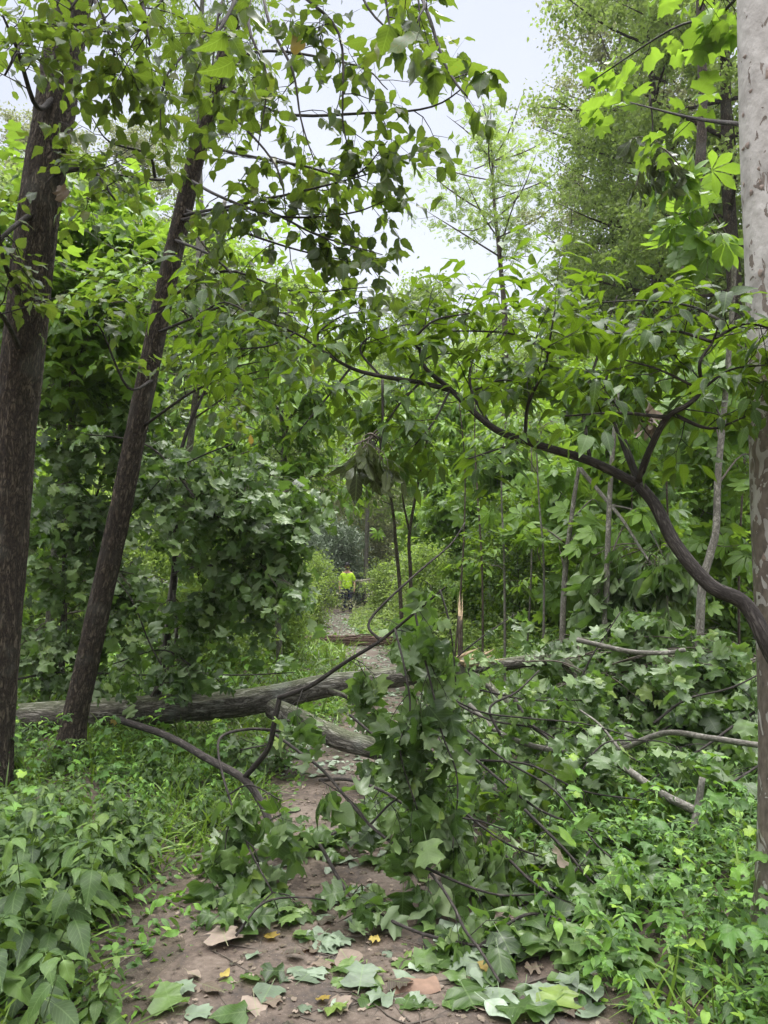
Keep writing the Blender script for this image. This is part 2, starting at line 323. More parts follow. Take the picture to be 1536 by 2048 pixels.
# ------------------------------------------------ stems
def catmull(pts, rad, k=6):
    P = [np.array(p, float) for p in pts]; P = [2*P[0]-P[1]]+P+[2*P[-1]-P[-2]]; o, r = [], []
    for i in range(1, len(P)-2):
        for j in range(k):
            t_ = j/k; a, b, c, d = P[i-1:i+3]
            o.append(.5*((2*b)+(-a+c)*t_+(2*a-5*b+4*c-d)*t_**2+(-a+3*b-3*c+d)*t_**3)); r.append(rad[i-1]*(1-t_)+rad[i]*t_)
    o.append(P[-2]); r.append(rad[-1]); return np.array(o), np.array(r)
def tube(P, r, n=6, rough=0.0, cap=True, l0=0.0):
    P = np.asarray(P, float); r = np.asarray(r, float); m = len(P)
    Tn = norm(np.gradient(P, axis=0)); U = np.zeros((m, 3)); ref = np.array([0, 0, 1.]) if abs(Tn[0][2]) < .85 else np.array([1., 0, 0])
    u = ref-Tn[0]*ref.dot(Tn[0])
    for i in range(m):
        u = u-Tn[i]*u.dot(Tn[i]); u /= max(np.linalg.norm(u), 1e-6); U[i] = u
    B = np.cross(Tn, U); a = np.arange(n)/n*2*math.pi
    L = np.concatenate([[0], np.cumsum(np.linalg.norm(np.diff(P, axis=0), axis=1))])+l0
    rr = np.repeat(r[:, None], n, 1)
    if rough:
        A, LL = np.meshgrid(a, L)
        kk = max(3, n//5)
        rr = rr*(1+rough*(.6*np.sin(kk*A+1.7*np.sin(LL*7)+LL*1.3)*np.sin(kk*2*A-LL*3)+.5*np.sin(LL*3.1+A)*np.sin(LL*1.7+2*A)+.6*(rng.random(rr.shape)-.5)))
    V = P[:, None]+rr[..., None]*(np.cos(a)[None, :, None]*U[:, None]+np.sin(a)[None, :, None]*B[:, None])
    bk = np.stack([r[:, None]*np.cos(a), r[:, None]*np.sin(a), np.repeat(L[:, None], n, 1)], 2)
    i, j = np.meshgrid(np.arange(m-1), np.arange(n), indexing='ij'); j2 = (j+1) % n
    F = np.stack([i*n+j, i*n+j2, (i+1)*n+j2, (i+1)*n+j], 2).reshape(-1, 4)
    V = V.reshape(-1, 3); bk = bk.reshape(-1, 3)
    if cap and n > 4:
        for e, ring in ((0, 0), (m-1, (m-1)*n)):
            V = np.vstack([V, P[e]]); bk = np.vstack([bk, [0, 0, L[e]]]); c = len(V)-1
            q = [(ring+x, c, ring+(x+1) % n, ring+x) for x in range(n)]
            # as quads of a fan, two triangles at a time
            fan = []
            for x in range(0, n-1, 2): fan.append((c, ring+x, ring+(x+1) % n, ring+(x+2) % n))
            F = np.vstack([F, np.array(fan) if e else np.array(fan)[:, ::-1]])
    return V, F, bk
def tubesobj(name, polys, mat, parent=None, origin=None, sides=None, rough=0):
    Vs, Fs, Cs, k = [], [], [], 0
    for P, r in polys:
        n = sides or (3 if r[0] < .006 else 5 if r[0] < .02 else 8)
        v, f, c = tube(P, r, n, rough); Vs.append(v); Fs.append(f+k); Cs.append(c); k += len(v)
    V = np.vstack(Vs)
    if origin is not None: V = V-np.array(origin)
    return link(name, mesh(name, V, np.vstack(Fs), 4, np.vstack(Cs), 'bk', True), mat, parent)
def rv(s=1.0): return Vector((random.gauss(0, s), random.gauss(0, s), random.gauss(0, s)))
def walk(p, d, L, wob, grav, seg=5):
    p = Vector(p); d = Vector(d).normalized(); o = [p.copy()]
    for i in range(seg):
        d = (d+rv(wob)*.5+Vector((0, 0, -grav))/seg*2).normalized(); p = p+d*(L/seg); o.append(p.copy())
    return o
class Out:
    def __init__(s): s.polys = []; s.P = []; s.Y = []; s.Z = []; s.S = []
def put_leaf(out, p, ax, mode, size, up=None):
    s = size*random.uniform(.6, 1.2)
    if mode == 'flat':
        y = Vector((ax.x, ax.y, ax.z*.5-.12))+rv(.2); z = Vector((0, 0, 1))+rv(.27)
    elif mode == 'hang':
        y = Vector((ax.x*.45, ax.y*.45, -1))+rv(.4); z = Vector((random.gauss(0, 1.0), random.choice((-1, -1, 1))*.6, .5))+rv(.5)
    elif mode == 'droop':
        y = Vector((ax.x*.9, ax.y*.9, -.55))+rv(.35); z = Vector((0, -.35, .8))+rv(.5)
        if random.random() < .3: z = -z
    elif mode == 'mess':
        y = ax+Vector((0, 0, -.5))+rv(.6); z = Vector((0, -.3, .5))+rv(.8)
    else:
        y = ax+rv(.5); z = Vector((0, 0, 1))+rv(.6)
    out.P.append(tuple(p)); out.Y.append(tuple(y)); out.Z.append(tuple(z)); out.S.append(s)
def sprig(out, p, d, L, r, lv, K):
    pts = walk(p, d, L, K.get('wob', .25), K.get('grav', .2), 5 if L > .25 else 3)
    out.polys.append((pts, list(np.linspace(r, r*.35, len(pts)))))
    n = len(pts)-1
    if lv > 0:
        for i in range(K['sub']):
            t_ = (i+.6)/K['sub']*n*.95; j = min(int(t_), n-1); q = pts[j].lerp(pts[j+1], t_-j); tg = (pts[j+1]-pts[j]).normalized()
            s = tg.cross(Vector((0, 0, 1))+rv(.3)).normalized()*(1 if i % 2 else -1)
            sprig(out, q, tg*.65+s*K.get('ang', .9)+rv(.15), L*K.get('fall', .55)*random.uniform(.6, 1.1), r*.55, lv-1, K)
    if lv <= K.get('leaflv', 1):
        m = max(2, int(L/K['step'])); s0 = .15 if lv == 0 else .55
        for i in range(m):
            t_ = (s0+(1-s0)*(i+random.random()*.6)/m)*n; j = min(int(t_), n-1); q = pts[j].lerp(pts[j+1], min(t_-j, 1)); tg = (pts[j+1]-pts[j]).normalized()
            s = tg.cross(Vector((0, 0, 1))+rv(.25)).normalized()*(1 if i % 2 else -1)
            put_leaf(out, q, (tg*.55+s).normalized(), K['mode'], K['size'])
        put_leaf(out, pts[-1], (pts[-1]-pts[-2]).normalized(), K['mode'], K['size'])
def along(out, P, r, n, L, K, t0=.2, t1=1.0, lv=1, bias=None):
    """side twigs along a limb"""
    P = [Vector(q) for q in P]; m = len(P)-1
    for i in range(n):
        t_ = (t0+(t1-t0)*(i+random.random())/n)*m; j = min(int(t_), m-1); q = P[j].lerp(P[j+1], t_-j); tg = (P[j+1]-P[j]).normalized()
        s = tg.cross(rv(1)).normalized(); s.z *= .6
        d = tg*.5+s+(Vector(bias) if bias else Vector())
        rr = float(np.interp(t_, range(len(r)), r))
        sprig(out, q, d, L*random.uniform(.6, 1.25), min(rr*.6, max(.003, L*.012)), lv, K)
def pxline(pts): return [W(*q) for q in pts]
def limb(pts, r0, r1, k=5, px=True):
    P = pxline(pts) if px else pts
    return catmull(P, list(np.linspace(r0, r1, len(P))), k)
def finish(out, parent, kind, mat, o, wood=M_TWIG, fname='foliage', wname='twigs'):
    if out.polys: tubesobj(wname, out.polys, wood, parent, o)
    if out.P: leafobj(fname, kind, out.P, out.Y, out.Z, out.S, mat, parent, o)

# ------------------------------------------------ ground, path
def sheet(name, xs, ys, mat, dz=0, f=None):
    X, Y = np.meshgrid(xs, ys); Z = gh(X, Y)+dz
    if f is not None: X, Y, Z = f(X, Y, Z)
    n, m = X.shape; i, j = np.meshgrid(np.arange(n-1), np.arange(m-1), indexing='ij')
    F = np.stack([i*m+j, i*m+j+1, (i+1)*m+j+1, (i+1)*m+j], 2).reshape(-1, 4)
    return link(name, mesh(name, np.stack([X, Y, Z], 2).reshape(-1, 3), F, 4, None, None, True), mat)
def soil(name, stops, dist, wet=False):
    m, t = newmat(name); g = N(t, 'ShaderNodeNewGeometry')
    def nz(s, d=6, dist_=0):
        n = N(t, 'ShaderNodeTexNoise'); n.inputs['Scale'].default_value = s; n.inputs['Detail'].default_value = d; n.inputs['Distortion'].default_value = dist_
        t.links.new(g.outputs['Position'], n.inputs[0]); return n.outputs[0]
    f = math_(t, 'ADD', math_(t, 'MULTIPLY', nz(2.6, 6, .8), .6), math_(t, 'MULTIPLY', nz(34, 8), .4))
    col = ramp(t, f, stops)
    vo = N(t, 'ShaderNodeTexVoronoi'); vo.inputs['Scale'].default_value = 70; t.links.new(g.outputs['Position'], vo.inputs[0])
    peb = math_(t, 'LESS_THAN', vo.outputs[0], .16)
    col = mixc(t, math_(t, 'MULTIPLY', peb, .5), col, (.26, .20, .165))
    p = N(t, 'ShaderNodeBsdfPrincipled'); t.links.new(col, p.inputs['Base Color'])
    rr = N(t, 'ShaderNodeMapRange'); rr.inputs[1].default_value = .4; rr.inputs[2].default_value = .6; rr.inputs[3].default_value = .55 if wet else .85; rr.inputs[4].default_value = .9
    t.links.new(nz(1.7, 3), rr.inputs[0]); t.links.new(rr.outputs[0], p.inputs['Roughness'])
    bn = N(t, 'ShaderNodeBump'); bn.inputs['Distance'].default_value = dist
    t.links.new(math_(t, 'ADD', math_(t, 'ADD', nz(9, 8), math_(t, 'MULTIPLY', nz(80, 4), .35)), math_(t, 'MULTIPLY', peb, .15)), bn.inputs['Height']); t.links.new(bn.outputs[0], p.inputs['Normal'])
    o = N(t, 'ShaderNodeOutputMaterial'); t.links.new(p.outputs[0], o.inputs[0]); return m
M_SOIL = soil('forest_soil', [(.35, (.035, .026, .018)), (.5, (.06, .045, .03)), (.65, (.09, .07, .045))], .02)
M_PATH = soil('trodden_dirt', [(.38, (.040, .030, .024)), (.47, (.072, .052, .038)), (.56, (.112, .084, .063)), (.66, (.15, .118, .092))], .012, True)
xs = np.unique(np.concatenate([np.linspace(-150, -12, 24), np.linspace(-12, 12, 161), np.linspace(12, 150, 24)]))
ys = np.unique(np.concatenate([np.linspace(-30, 0, 10), np.linspace(0, 30, 201), np.linspace(30, 260, 40)]))
tag(sheet('ground', xs, ys, M_SOIL), kind='structure')
def pf(X, Y, Z):
    e = pathw(Y)*(1+.12*np.sin(Y*3.7)+.08*np.sin(Y*9.1+X)); X2 = pathc(Y)+X*e
    return X2, Y, gh(X2, Y)+.004+.010*np.clip(1-np.abs(X)**4, 0, 1)+.006*np.sin(X2*17)*np.sin(Y*13)*(1-np.abs(X)**4)-.02*(np.abs(X)>.99)
tag(sheet('path', np.linspace(-1, 1, 41), np.linspace(-3, 30, 500), M_PATH, 0, pf), kind='structure')

# grass blade template
def grass_t(c):
    n = 6; t_ = np.linspace(0, 1, n); wv = .022*(1-t_**2.5)+.001
    P = np.vstack([np.column_stack([wv, t_*(1-.3*c*t_), -c*t_**2.2]), np.column_stack([-wv, t_*(1-.3*c*t_), -c*t_**2.2])])
    F = []
    for i in range(n-1): F += [(i, i+1, n+i+1), (i, n+i+1, n+i)]
    return P, np.array(F), np.column_stack([P[:, 0]*0+.3, t_.tolist()*2])
T['grass'] = [grass_t(c) for c in (.25, .5, .8)]

def copy_tree(o, parent=None):
    c = o.copy(); COL.objects.link(c)
    if parent: c.parent = parent
    for ch in o.children: copy_tree(ch, c)
    return c

# ------------------------------------------------ the three big trunks and the leaning tree
def trunk_thing(name, label, cat, pts, radii, mat, n=40, k=14, rough=.05, flare=1.25, group=None):
    P, r = catmull(pxline(pts), radii, k)
    base = P[0].copy(); o = empty(name, base, label, cat, group)
    L = np.concatenate([[0], np.cumsum(np.linalg.norm(np.diff(P, axis=0), axis=1))])
    r = r*(1+(flare-1)*np.exp(-L/.18))
    tubesobj('trunk', [(P, r)], mat, o, base, sides=n, rough=rough); return o, base, P, r

def under(px, d):  # photo row where the ground is met at depth d
    q = W(px, 1200, d); return 1137+(CAM_Z-float(gh(q.x, d)))*FPX/d
K_ELM = dict(mode='hang', size=.098, step=.10, sub=3, ang=.8, wob=.45, grav=.25, fall=.6)
K_ELMF = dict(mode='flat', size=.098, step=.095, sub=4, ang=.8, wob=.3, grav=.1, fall=.55)
oA, bA, PA, rA = trunk_thing('large_tree', 'thick rough-barked trunk at the far left edge, widest of the dark trunks', 'tree',
    [(-34, under(-32, 5.2)+12, 5.2), (-22, 1480, 5.2), (17, 1000, 5.2), (36, 800, 5.2), (53, 650, 5.15), (80, 400, 5.1), (113, 200, 5.1), (143, 0, 5.1), (200, -350, 5.0), (240, -700, 5)],
    [.150, .143, .140, .138, .135, .132, .130, .128, .11, .08], B_RIDGE, n=56, k=24, rough=.07)
out = Out()
for pts, n, L in [
    ([(135, -20, 5.1), (60, 60, 4.5), (10, 150, 4.2)], 5, .45),
    ([(120, 180, 5.1), (75, 215, 4.8), (35, 100, 4.4), (5, 30, 4.2)], 4, .4),
    ([(150, -60, 5.1), (200, 20, 4.6), (230, 110, 4.3)], 6, .45),
    ([(165, -100, 5.1), (270, -20, 4.4), (300, 90, 4.2)], 6, .45),
    ([(150, -30, 5.1), (190, -60, 4.2), (140, 20, 3.9)], 6, .4),
    ([(85, 350, 5.1), (180, 340, 4.8), (230, 400, 4.6)], 4, .4),
    ([(75, 420, 5.1), (20, 460, 4.7), (-40, 520, 4.4)], 5, .5),
    ([(40, 700, 5.1), (10, 640, 4.6), (-30, 600, 4.3)], 4, .45),
    ([(55, 610, 5.1), (10, 530, 4.6), (-10, 400, 4.4)], 4, .4)]:
    P, r = limb(pts, .022, .006); out.polys.append((P, r)); along(out, P, r, n, L, K_ELMF, .35)
finish(out, oA, 'elm', L_ELM, bA, B_DARK, 'crown', 'limbs')

oB, bB, PB, rB = trunk_thing('leaning_tree', 'slimmer rough-barked trunk leaning right, second trunk from the left edge', 'tree',
    [(136, under(136, 6.0)+10, 6.0), (150, 1430, 6), (180, 1300, 6.0), (245, 1000, 5.95), (316, 650, 5.9), (383, 350, 5.8), (430, 180, 5.7), (480, 0, 5.6), (560, -260, 5.5), (600, -600, 5.4)],
    [.108, .090, .086, .082, .076, .066, .060, .052, .045, .03], B_RIDGE, n=48, k=20, rough=.07)
out = Out()
for pts, n, L in [   # drooping limbs in front of the sky, upper left
    ([(520, -60, 5.5), (560, 20, 4.6), (600, 120, 4.3), (640, 230, 4.2), (655, 340, 4.1)], 10, .42),
    ([(540, -120, 5.5), (640, -30, 4.4), (690, 90, 4.1), (710, 220, 4.0), (720, 300, 4.0)], 10, .42),
    ([(450, 130, 5.7), (560, 118, 4.8), (700, 118, 4.4), (800, 150, 4.2)], 8, .4),
    ([(560, -200, 5.4), (760, -60, 4.2), (790, 40, 4.0), (800, 120, 3.9)], 8, .38),
    ([(560, -260, 5.4), (800, -150, 4.2), (860, -20, 3.9), (865, 60, 3.8)], 5, .3),
    ([(450, 175, 5.7), (600, 230, 4.8), (760, 215, 4.3), (880, 190, 4.1), (975, 188, 4.0)], 9, .36),
    ([(400, 290, 5.8), (500, 310, 5.0), (620, 330, 4.5), (740, 330, 4.3), (800, 300, 4.2)], 12, .4),
    ([(385, 350, 5.8), (310, 355, 5.4), (240, 338, 5.2), (150, 350, 5.0), (90, 365, 4.9)], 9, .4),
    ([(310, 355, 5.4), (290, 310, 5.1), (245, 280, 4.9), (180, 265, 4.8)], 5, .35),
    ([(380, 360, 5.8), (470, 400, 5.0), (600, 430, 4.6), (720, 440, 4.4), (800, 400, 4.3)], 14, .4),
    ([(370, 420, 5.8), (480, 470, 5.1), (620, 500, 4.7), (740, 520, 4.5)], 13, .42),
    ([(350, 480, 5.8), (430, 520, 5.2), (520, 600, 4.8), (620, 620, 4.6)], 10, .42),
    ([(470, 20, 5.6), (400, 60, 4.8), (330, 160, 4.4), (320, 250, 4.3)], 9, .42),
    ([(490, -20, 5.6), (380, -50, 4.6), (300, 20, 4.3), (260, 120, 4.2)], 8, .42),
    ([(500, -60, 5.6), (470, 0, 4.4), (440, 90, 4.2), (420, 180, 4.1)], 8, .38),
    ([(510, -60, 5.6), (500, 40, 4.4), (520, 180, 4.2), (540, 300, 4.1)], 11, .42),
    ([(430, 200, 5.7), (480, 260, 5.0), (560, 330, 4.6), (600, 420, 4.5)], 11, .42),
    ([(315, 665, 5.9), (400, 640, 5.2), (470, 600, 4.9), (560, 640, 4.7)], 8, .4),
    ([(305, 760, 5.9), (250, 770, 5.4), (200, 700, 5.2), (190, 650, 5.0)], 6, .4),
    ([(290, 850, 5.9), (360, 790, 5.3), (440, 740, 5.0), (480, 650, 4.9)], 7, .4),
    ([(560, -200, 5.4), (680, -120, 4.2), (760, 0, 3.6), (840, 90, 3.4)], 5, .3),
    ([(560, -260, 5.4), (740, -180, 3.6), (850, -40, 2.7), (860, 70, 2.5)], 2, .2),
    ([(560, -260, 5.4), (520, -150, 3.4), (460, 20, 2.6), (400, 110, 2.5)], 3, .25),
    ([(560, -260, 5.4), (800, -100, 3.6), (900, 100, 2.9), (960, 180, 2.7)], 2, .2),
    ([(360, 440, 5.8), (500, 430, 4.9), (660, 470, 4.4), (790, 500, 4.2)], 13, .4),
    ([(365, 430, 5.8), (520, 390, 4.9), (660, 380, 4.4), (780, 370, 4.2)], 10, .36),
    ([(330, 600, 5.9), (450, 560, 5.2), (600, 560, 4.8), (760, 570, 4.5)], 12, .38)]:
    pts = [(x-(25 if x > 520 and i > 0 else 0)+(random.gauss(0, 14) if 0 < i < len(pts)-1 else 0), y+(random.gauss(0, 16) if i else 0), d) for i, (x, y, d) in enumerate(pts)]
    P, r = limb(pts, .013, .003); out.polys.append((P, r)); along(out, P, r, max(3, int(n*(.72 if pts[-1][1] < 280 else .62))), L*.9, K_ELM if random.random() < .4 else K_ELMF, .15, lv=1)
finish(out, oB, 'elm', L_ELM, bB, B_DARK, 'crown', 'limbs')

oC, bC, PC, rC = trunk_thing('sycamore', 'pale mottled trunk with flaking bark at the far right edge', 'tree',
    [(1592, under(1590, 3.2)+12, 3.2), (1588, 1500, 3.2), (1582, 1300, 3.2), (1568, 1000, 3.2), (1560, 700, 3.2), (1553, 500, 3.2), (1543, 300, 3.2), (1536, 0, 3.2), (1532, -400, 3.2)],
    [.14, .132, .130, .128, .126, .126, .125, .125, .12], B_SYC, n=48, k=16, rough=.012)
# curling flakes of bark standing off the trunk
fl = []
for i in range(130):
    q = random.random(); j = int(q*(len(PC)-1)); c = Vector(PC[j]); a = random.uniform(-math.pi, .6)
    nrm = Vector((math.cos(a), math.sin(a), 0)); s = random.uniform(.008, .022)
    tmv = c+nrm*(rC[j]*1.0+.001)
    fl.append((tmv, nrm, s))
V, F = [], []
for p_, n_, s in fl:
    t_ = Vector((0, 0, 1)).cross(n_); k = len(V); h = random.uniform(1, 2.6)
    for u_, v_, d_ in ((-.5, -1, .0), (.6, -.8, .0), (1.3, .2, .35), (-1.0, .1, .55), (-.3, 1.2, .1), (.6, .7, .0)):
        u_ += random.gauss(0, .3); v_ += random.gauss(0, .3)
        V.append(p_+t_*u_*s*.5+Vector((0, 0, v_*s*h*.5))+n_*d_*s*.7)
    F += [(k, k+1, k+2, k+3), (k+3, k+2, k+5, k+4)]
flo = link('flaking_bark', mesh('flaking_bark', np.array(V)-np.array(bC), F, 4, np.array(V)*1.0, 'bk', False), plain('flake_bark', (.22, .17, .14), .8, .002, 40, .4), oC)
K_BIG = dict(mode='flat', size=.115, step=.12, sub=1, ang=.9, wob=.2, grav=.1, fall=.5)
out = Out()
for pts, n, L in [([(1530, 505, 3.2), (1490, 400, 3.6), (1500, 200, 4.2)], 2, .3),
                  ([(1490, 250, 3.25), (1380, 235, 3.9), (1260, 205, 4.4)], 3, .25),
                  ([(1535, -120, 3.2), (1450, 20, 3.9), (1340, 60, 4.4), (1180, 165, 4.8)], 4, .25),
                  ([(1535, -200, 3.2), (1440, -80, 3.6), (1400, 20, 3.8)], 6, .3)]:
    P, r = limb(pts, .012, .004); out.polys.append((P, r)); along(out, P, r, n, L, K_BIG, .4, lv=1)
finish(out, oC, 'tulip', L_LIME, bC, B_DARK, 'crown', 'limbs')

# leaning slender tree (dark, sinuous) from the right edge
K_SASS = dict(mode='flat', size=.088, step=.066, sub=4, ang=.9, wob=.35, grav=-.02, fall=.6)
P, r = limb([(1660, under(1660, 2.95)+10, 2.95), (1600, 1450, 2.95), (1536, 1292, 2.95), (1490, 1208, 3.0), (1420, 1170, 3.05), (1352, 1090, 3.15), (1312, 1012, 3.25), (1278, 970, 3.3)], .035, .024, 8)
bD = Vector(P[0]); oD = empty('leaning_sapling', bD, 'dark sinuous sapling arching up and left from the right edge, under a leafy canopy', 'tree')
D = [(P, r)]
D.append(limb([(1278, 970, 3.3), (1180, 922, 3.35), (1050, 882, 3.4), (980, 852, 3.45), (900, 778, 3.5), (850, 735, 3.5), (838, 690, 3.5)], .022, .007, 8))
leafy = [
 ([(1275, 968, 3.3), (1300, 900, 3.2), (1335, 835, 3.15), (1375, 810, 3.1), (1402, 780, 3.1), (1400, 725, 3.0), (1425, 670, 3.0), (1440, 610, 2.9)], .016, 9, .34),
 ([(1335, 835, 3.15), (1240, 826, 3.0), (1130, 832, 2.9)], .009, 6, .3),
 ([(1345, 828, 3.15), (1420, 857, 3.1), (1492, 833, 3.0)], .009, 5, .28),
 ([(900, 780, 3.5), (840, 765, 3.5), (760, 752, 3.5), (700, 735, 3.5), (640, 690, 3.5), (590, 645, 3.5), (510, 600, 3.4)], .013, 13, .36),
 ([(838, 690, 3.5), (830, 662, 3.4), (870, 610, 3.3), (940, 590, 3.2)], .008, 7, .3),
 ([(1050, 882, 3.4), (1056, 810, 3.3), (1088, 740, 3.2), (1100, 660, 3.1), (1110, 580, 3.1)], .009, 11, .34),
 ([(980, 852, 3.45), (940, 770, 3.6), (955, 690, 3.7), (1010, 610, 3.8)], .009, 11, .36),
 ([(1180, 922, 3.35), (1168, 810, 3.5), (1195, 710, 3.6), (1215, 620, 3.6), (1235, 540, 3.6)], .009, 12, .36),
 ([(1275, 965, 3.3), (1245, 890, 3.5), (1210, 770, 3.7), (1255, 660, 3.8), (1300, 560, 3.8)], .010, 12, .36),
 ([(700, 737, 3.5), (650, 800, 3.4), (600, 860, 3.3)], .006, 7, .3),
 ([(840, 765, 3.5), (790, 820, 3.4), (750, 890, 3.3)], .006, 8, .3),
 ([(900, 780, 3.5), (870, 840, 3.3), (830, 890, 3.2)], .006, 6, .28),
 ([(640, 690, 3.5), (640, 640, 3.6), (700, 590, 3.7), (760, 600, 3.7)], .006, 8, .32),
 ([(760, 752, 3.5), (720, 690, 3.6), (760, 640, 3.7), (820, 620, 3.8)], .006, 9, .32),
 ([(1425, 670, 3.0), (1350, 640, 3.1), (1280, 650, 3.2), (1200, 640, 3.3)], .007, 9, .32),
 ([(1440, 610, 2.9), (1380, 570, 3.1), (1290, 555, 3.3), (1200, 560, 3.5)], .006, 9, .3),
 ([(1402, 780, 3.1), (1320, 740, 3.1), (1250, 720, 3.2)], .006, 7, .3),
 ([(1430, 660, 3.0), (1490, 620, 2.9), (1560, 640, 2.8)], .006, 6, .3),
 ([(1402, 780, 3.1), (1460, 740, 3.0), (1530, 730, 2.9)], .006, 5, .3),
 ([(1050, 882, 3.4), (990, 900, 3.2), (930, 920, 3.1)], .005, 4, .25),
 ([(1100, 700, 3.15), (1030, 650, 3.3), (960, 640, 3.4), (880, 640, 3.5)], .006, 10, .32),
 ([(590, 645, 3.5), (540, 680, 3.4), (470, 690, 3.3)], .005, 6, .3),
 ([(510, 600, 3.4), (450, 560, 3.5), (400, 590, 3.5)], .005, 6, .3),
 ([(950, 780, 3.5), (1010, 760, 3.5), (1080, 780, 3.4)], .005, 7, .3),
 ([(820, 755, 3.5), (860, 710, 3.6), (930, 700, 3.7)], .005, 7, .3)]
out = Out()
for pts, r0, n, L in leafy:
    pts = [(x, y+max(0, (720-y))*.28, d) for x, y, d in pts]
    P, r = limb(pts, r0, .003); D.append((P, r)); along(out, P, r, max(3, int(n*.68)), L*.86, K_SASS, .12, lv=1, bias=(0, 0, .02))
D += [([Vector(q) for q in limb([(1280, 970, 3.3), (1262, 915, 3.4), (1250, 880, 3.5)], .012, .006)[0]], list(limb([(1280, 970, 3.3), (1262, 915, 3.4), (1250, 880, 3.5)], .012, .006)[1]))]
tubesobj('trunk', D, B_DARK, oD, bD, sides=14, rough=.08)
finish(out, oD, 'ovate', L_SASS, bD, B_DARK, 'crown', 'twigs')

# ------------------------------------------------ blob trees: stem polylines in the scene and crown volumes filled by real limbs
def blobtree(name, label, cat, stems, blobs, kind, lmat, K, bark=B_GREY, group=None, ntw=5, L=.45, lv=1, sides=10, bias=None, leafname='crown'):
    """stems: [(pts px, r0, r1)], blobs: [(px, py, d, rx px, ry px, rz m, n)]"""
    S = [limb(p, a, b, 6) for p, a, b in stems]; base = Vector(S[0][0][0]); o = empty(name, base, label, cat, group); out = Out()
    allp = [(Vector(q), rr) for P, r in S for q, rr in zip(P, r)]
    for px, py, d, rx, ry, rz, n in blobs:
        for i in range(n):
            u = rv(1).normalized()*random.random()**.45
            t_ = W(px+u.x*rx, py+u.z*ry, d+u.y*rz); t_.z = max(t_.z, float(gh(t_.x, t_.y))+.08)
            q, rr = min(allp, key=lambda a: (a[0]-t_).length+1.2*max(0, a[0].z-t_.z+.2)*.5+random.random()*.25)
            m = q.lerp(t_, .5)+Vector((0, 0, .12*(t_-q).length))+rv(.05*(t_-q).length)
            P, r = catmull([q, m, t_], [min(rr*.6, .012), .006, .0035], 4); out.polys.append((P, r)); along(out, P, r, ntw, L, K, .3, lv=lv, bias=bias)
    tubesobj('trunk', S, bark, o, base, sides=sides, rough=.03)
    finish(out, o, kind, lmat, base, M_TWIG, leafname, 'limbs')
    return o
K_TUL = dict(mode='droop', size=.098, step=.072, sub=3, ang=.8, wob=.3, grav=.45, fall=.6)
K_TULH = dict(mode='hang', size=.15, step=.08, sub=3, ang=.8, wob=.3, grav=.9, fall=.6)
K_LIME = dict(mode='flat', size=.16, step=.09, sub=3, ang=.9, wob=.25, grav=.1, fall=.6)
K_OV = dict(mode='flat', size=.14, step=.09, sub=3, ang=.9, wob=.3, grav=.05, fall=.6)
K_PALM = dict(mode='droop', size=.25, step=.2, sub=2, ang=.9, wob=.25, grav=.1, fall=.6)
def gy(px, d): return (px, under(px, d)+6, d)
blobtree('young_tree', 'thin pale pole with lime leaves, just right of the leaning rough trunk', 'tree',
    [([gy(308, 7.6), (345, 1180, 7.6), (372, 960, 7.5), (400, 720, 7.4), (430, 520, 7.3), (450, 400, 7.2)], .045, .02)],
    [(300, 560, 7.0, 220, 150, .9, 13), (480, 560, 7.2, 140, 110, .8, 9), (560, 700, 7.2, 140, 90, .8, 8)], 'long', L_LIME, K_OV, B_GREY, ntw=4)
blobtree('young_tree', 'young tree with broad lime lobed leaves behind the two dark trunks at the left', 'tree',
    [([gy(90, 8.4), (110, 1100, 8.4), (150, 800, 8.2), (190, 500, 8.0), (200, 330, 8)], .05, .02)],
    [(160, 500, 7.8, 180, 170, .9, 16), (60, 650, 7.6, 140, 120, .8, 9), (230, 700, 7.6, 160, 110, .7, 9)], 'tulip', L_LIME, K_LIME, B_GREY, ntw=4)
blobtree('young_tree', 'lobed-leaf young tree with grey-green drooping leaves filling the left between the trunks', 'tree',
    [([gy(300, 7.0), (340, 1240, 7.0), (350, 1100, 6.9), (352, 960, 6.8), (375, 860, 6.8), (420, 760, 6.8)], .034, .012),
     ([(345, 1150, 6.9), (400, 1130, 6.7), (450, 1125, 6.6), (475, 1040, 6.5)], .014, .007)],
    [(400, 980, 6.6, 100, 130, .6, 11), (500, 960, 6.5, 110, 90, .5, 9), (560, 1050, 6.4, 50, 60, .4, 6), (450, 1120, 6.6, 90, 80, .4, 8), (540, 1170, 6.3, 40, 50, .3, 4), (400, 1230, 6.9, 60, 40, .3, 3), (620, 985, 6.6, 40, 30, .4, 3)], 'tulip', L_TULIP, K_TUL, B_DARK, ntw=3, L=.4)
blobtree('young_tree', 'dense grey-green lobed foliage low between the far left trunk and the leaning one', 'tree',
    [([gy(120, 8.8), (130, 1150, 8.6), (120, 950, 8.4), (110, 780, 8.2)], .04, .015), ([(130, 1150, 8.6), (190, 1000, 8.2), (230, 860, 8)], .015, .008)],
    [(130, 900, 7.8, 120, 160, .7, 15), (110, 1150, 7.6, 130, 170, .6, 17), (270, 900, 8, 120, 150, .6, 11), (280, 1200, 7.9, 120, 100, .5, 9), (60, 1290, 7.4, 90, 50, .4, 5), (230, 760, 8.2, 140, 100, .6, 9)], 'tulip', L_TULIP, dict(K_TUL, size=.105), B_DARK, ntw=3, L=.45)
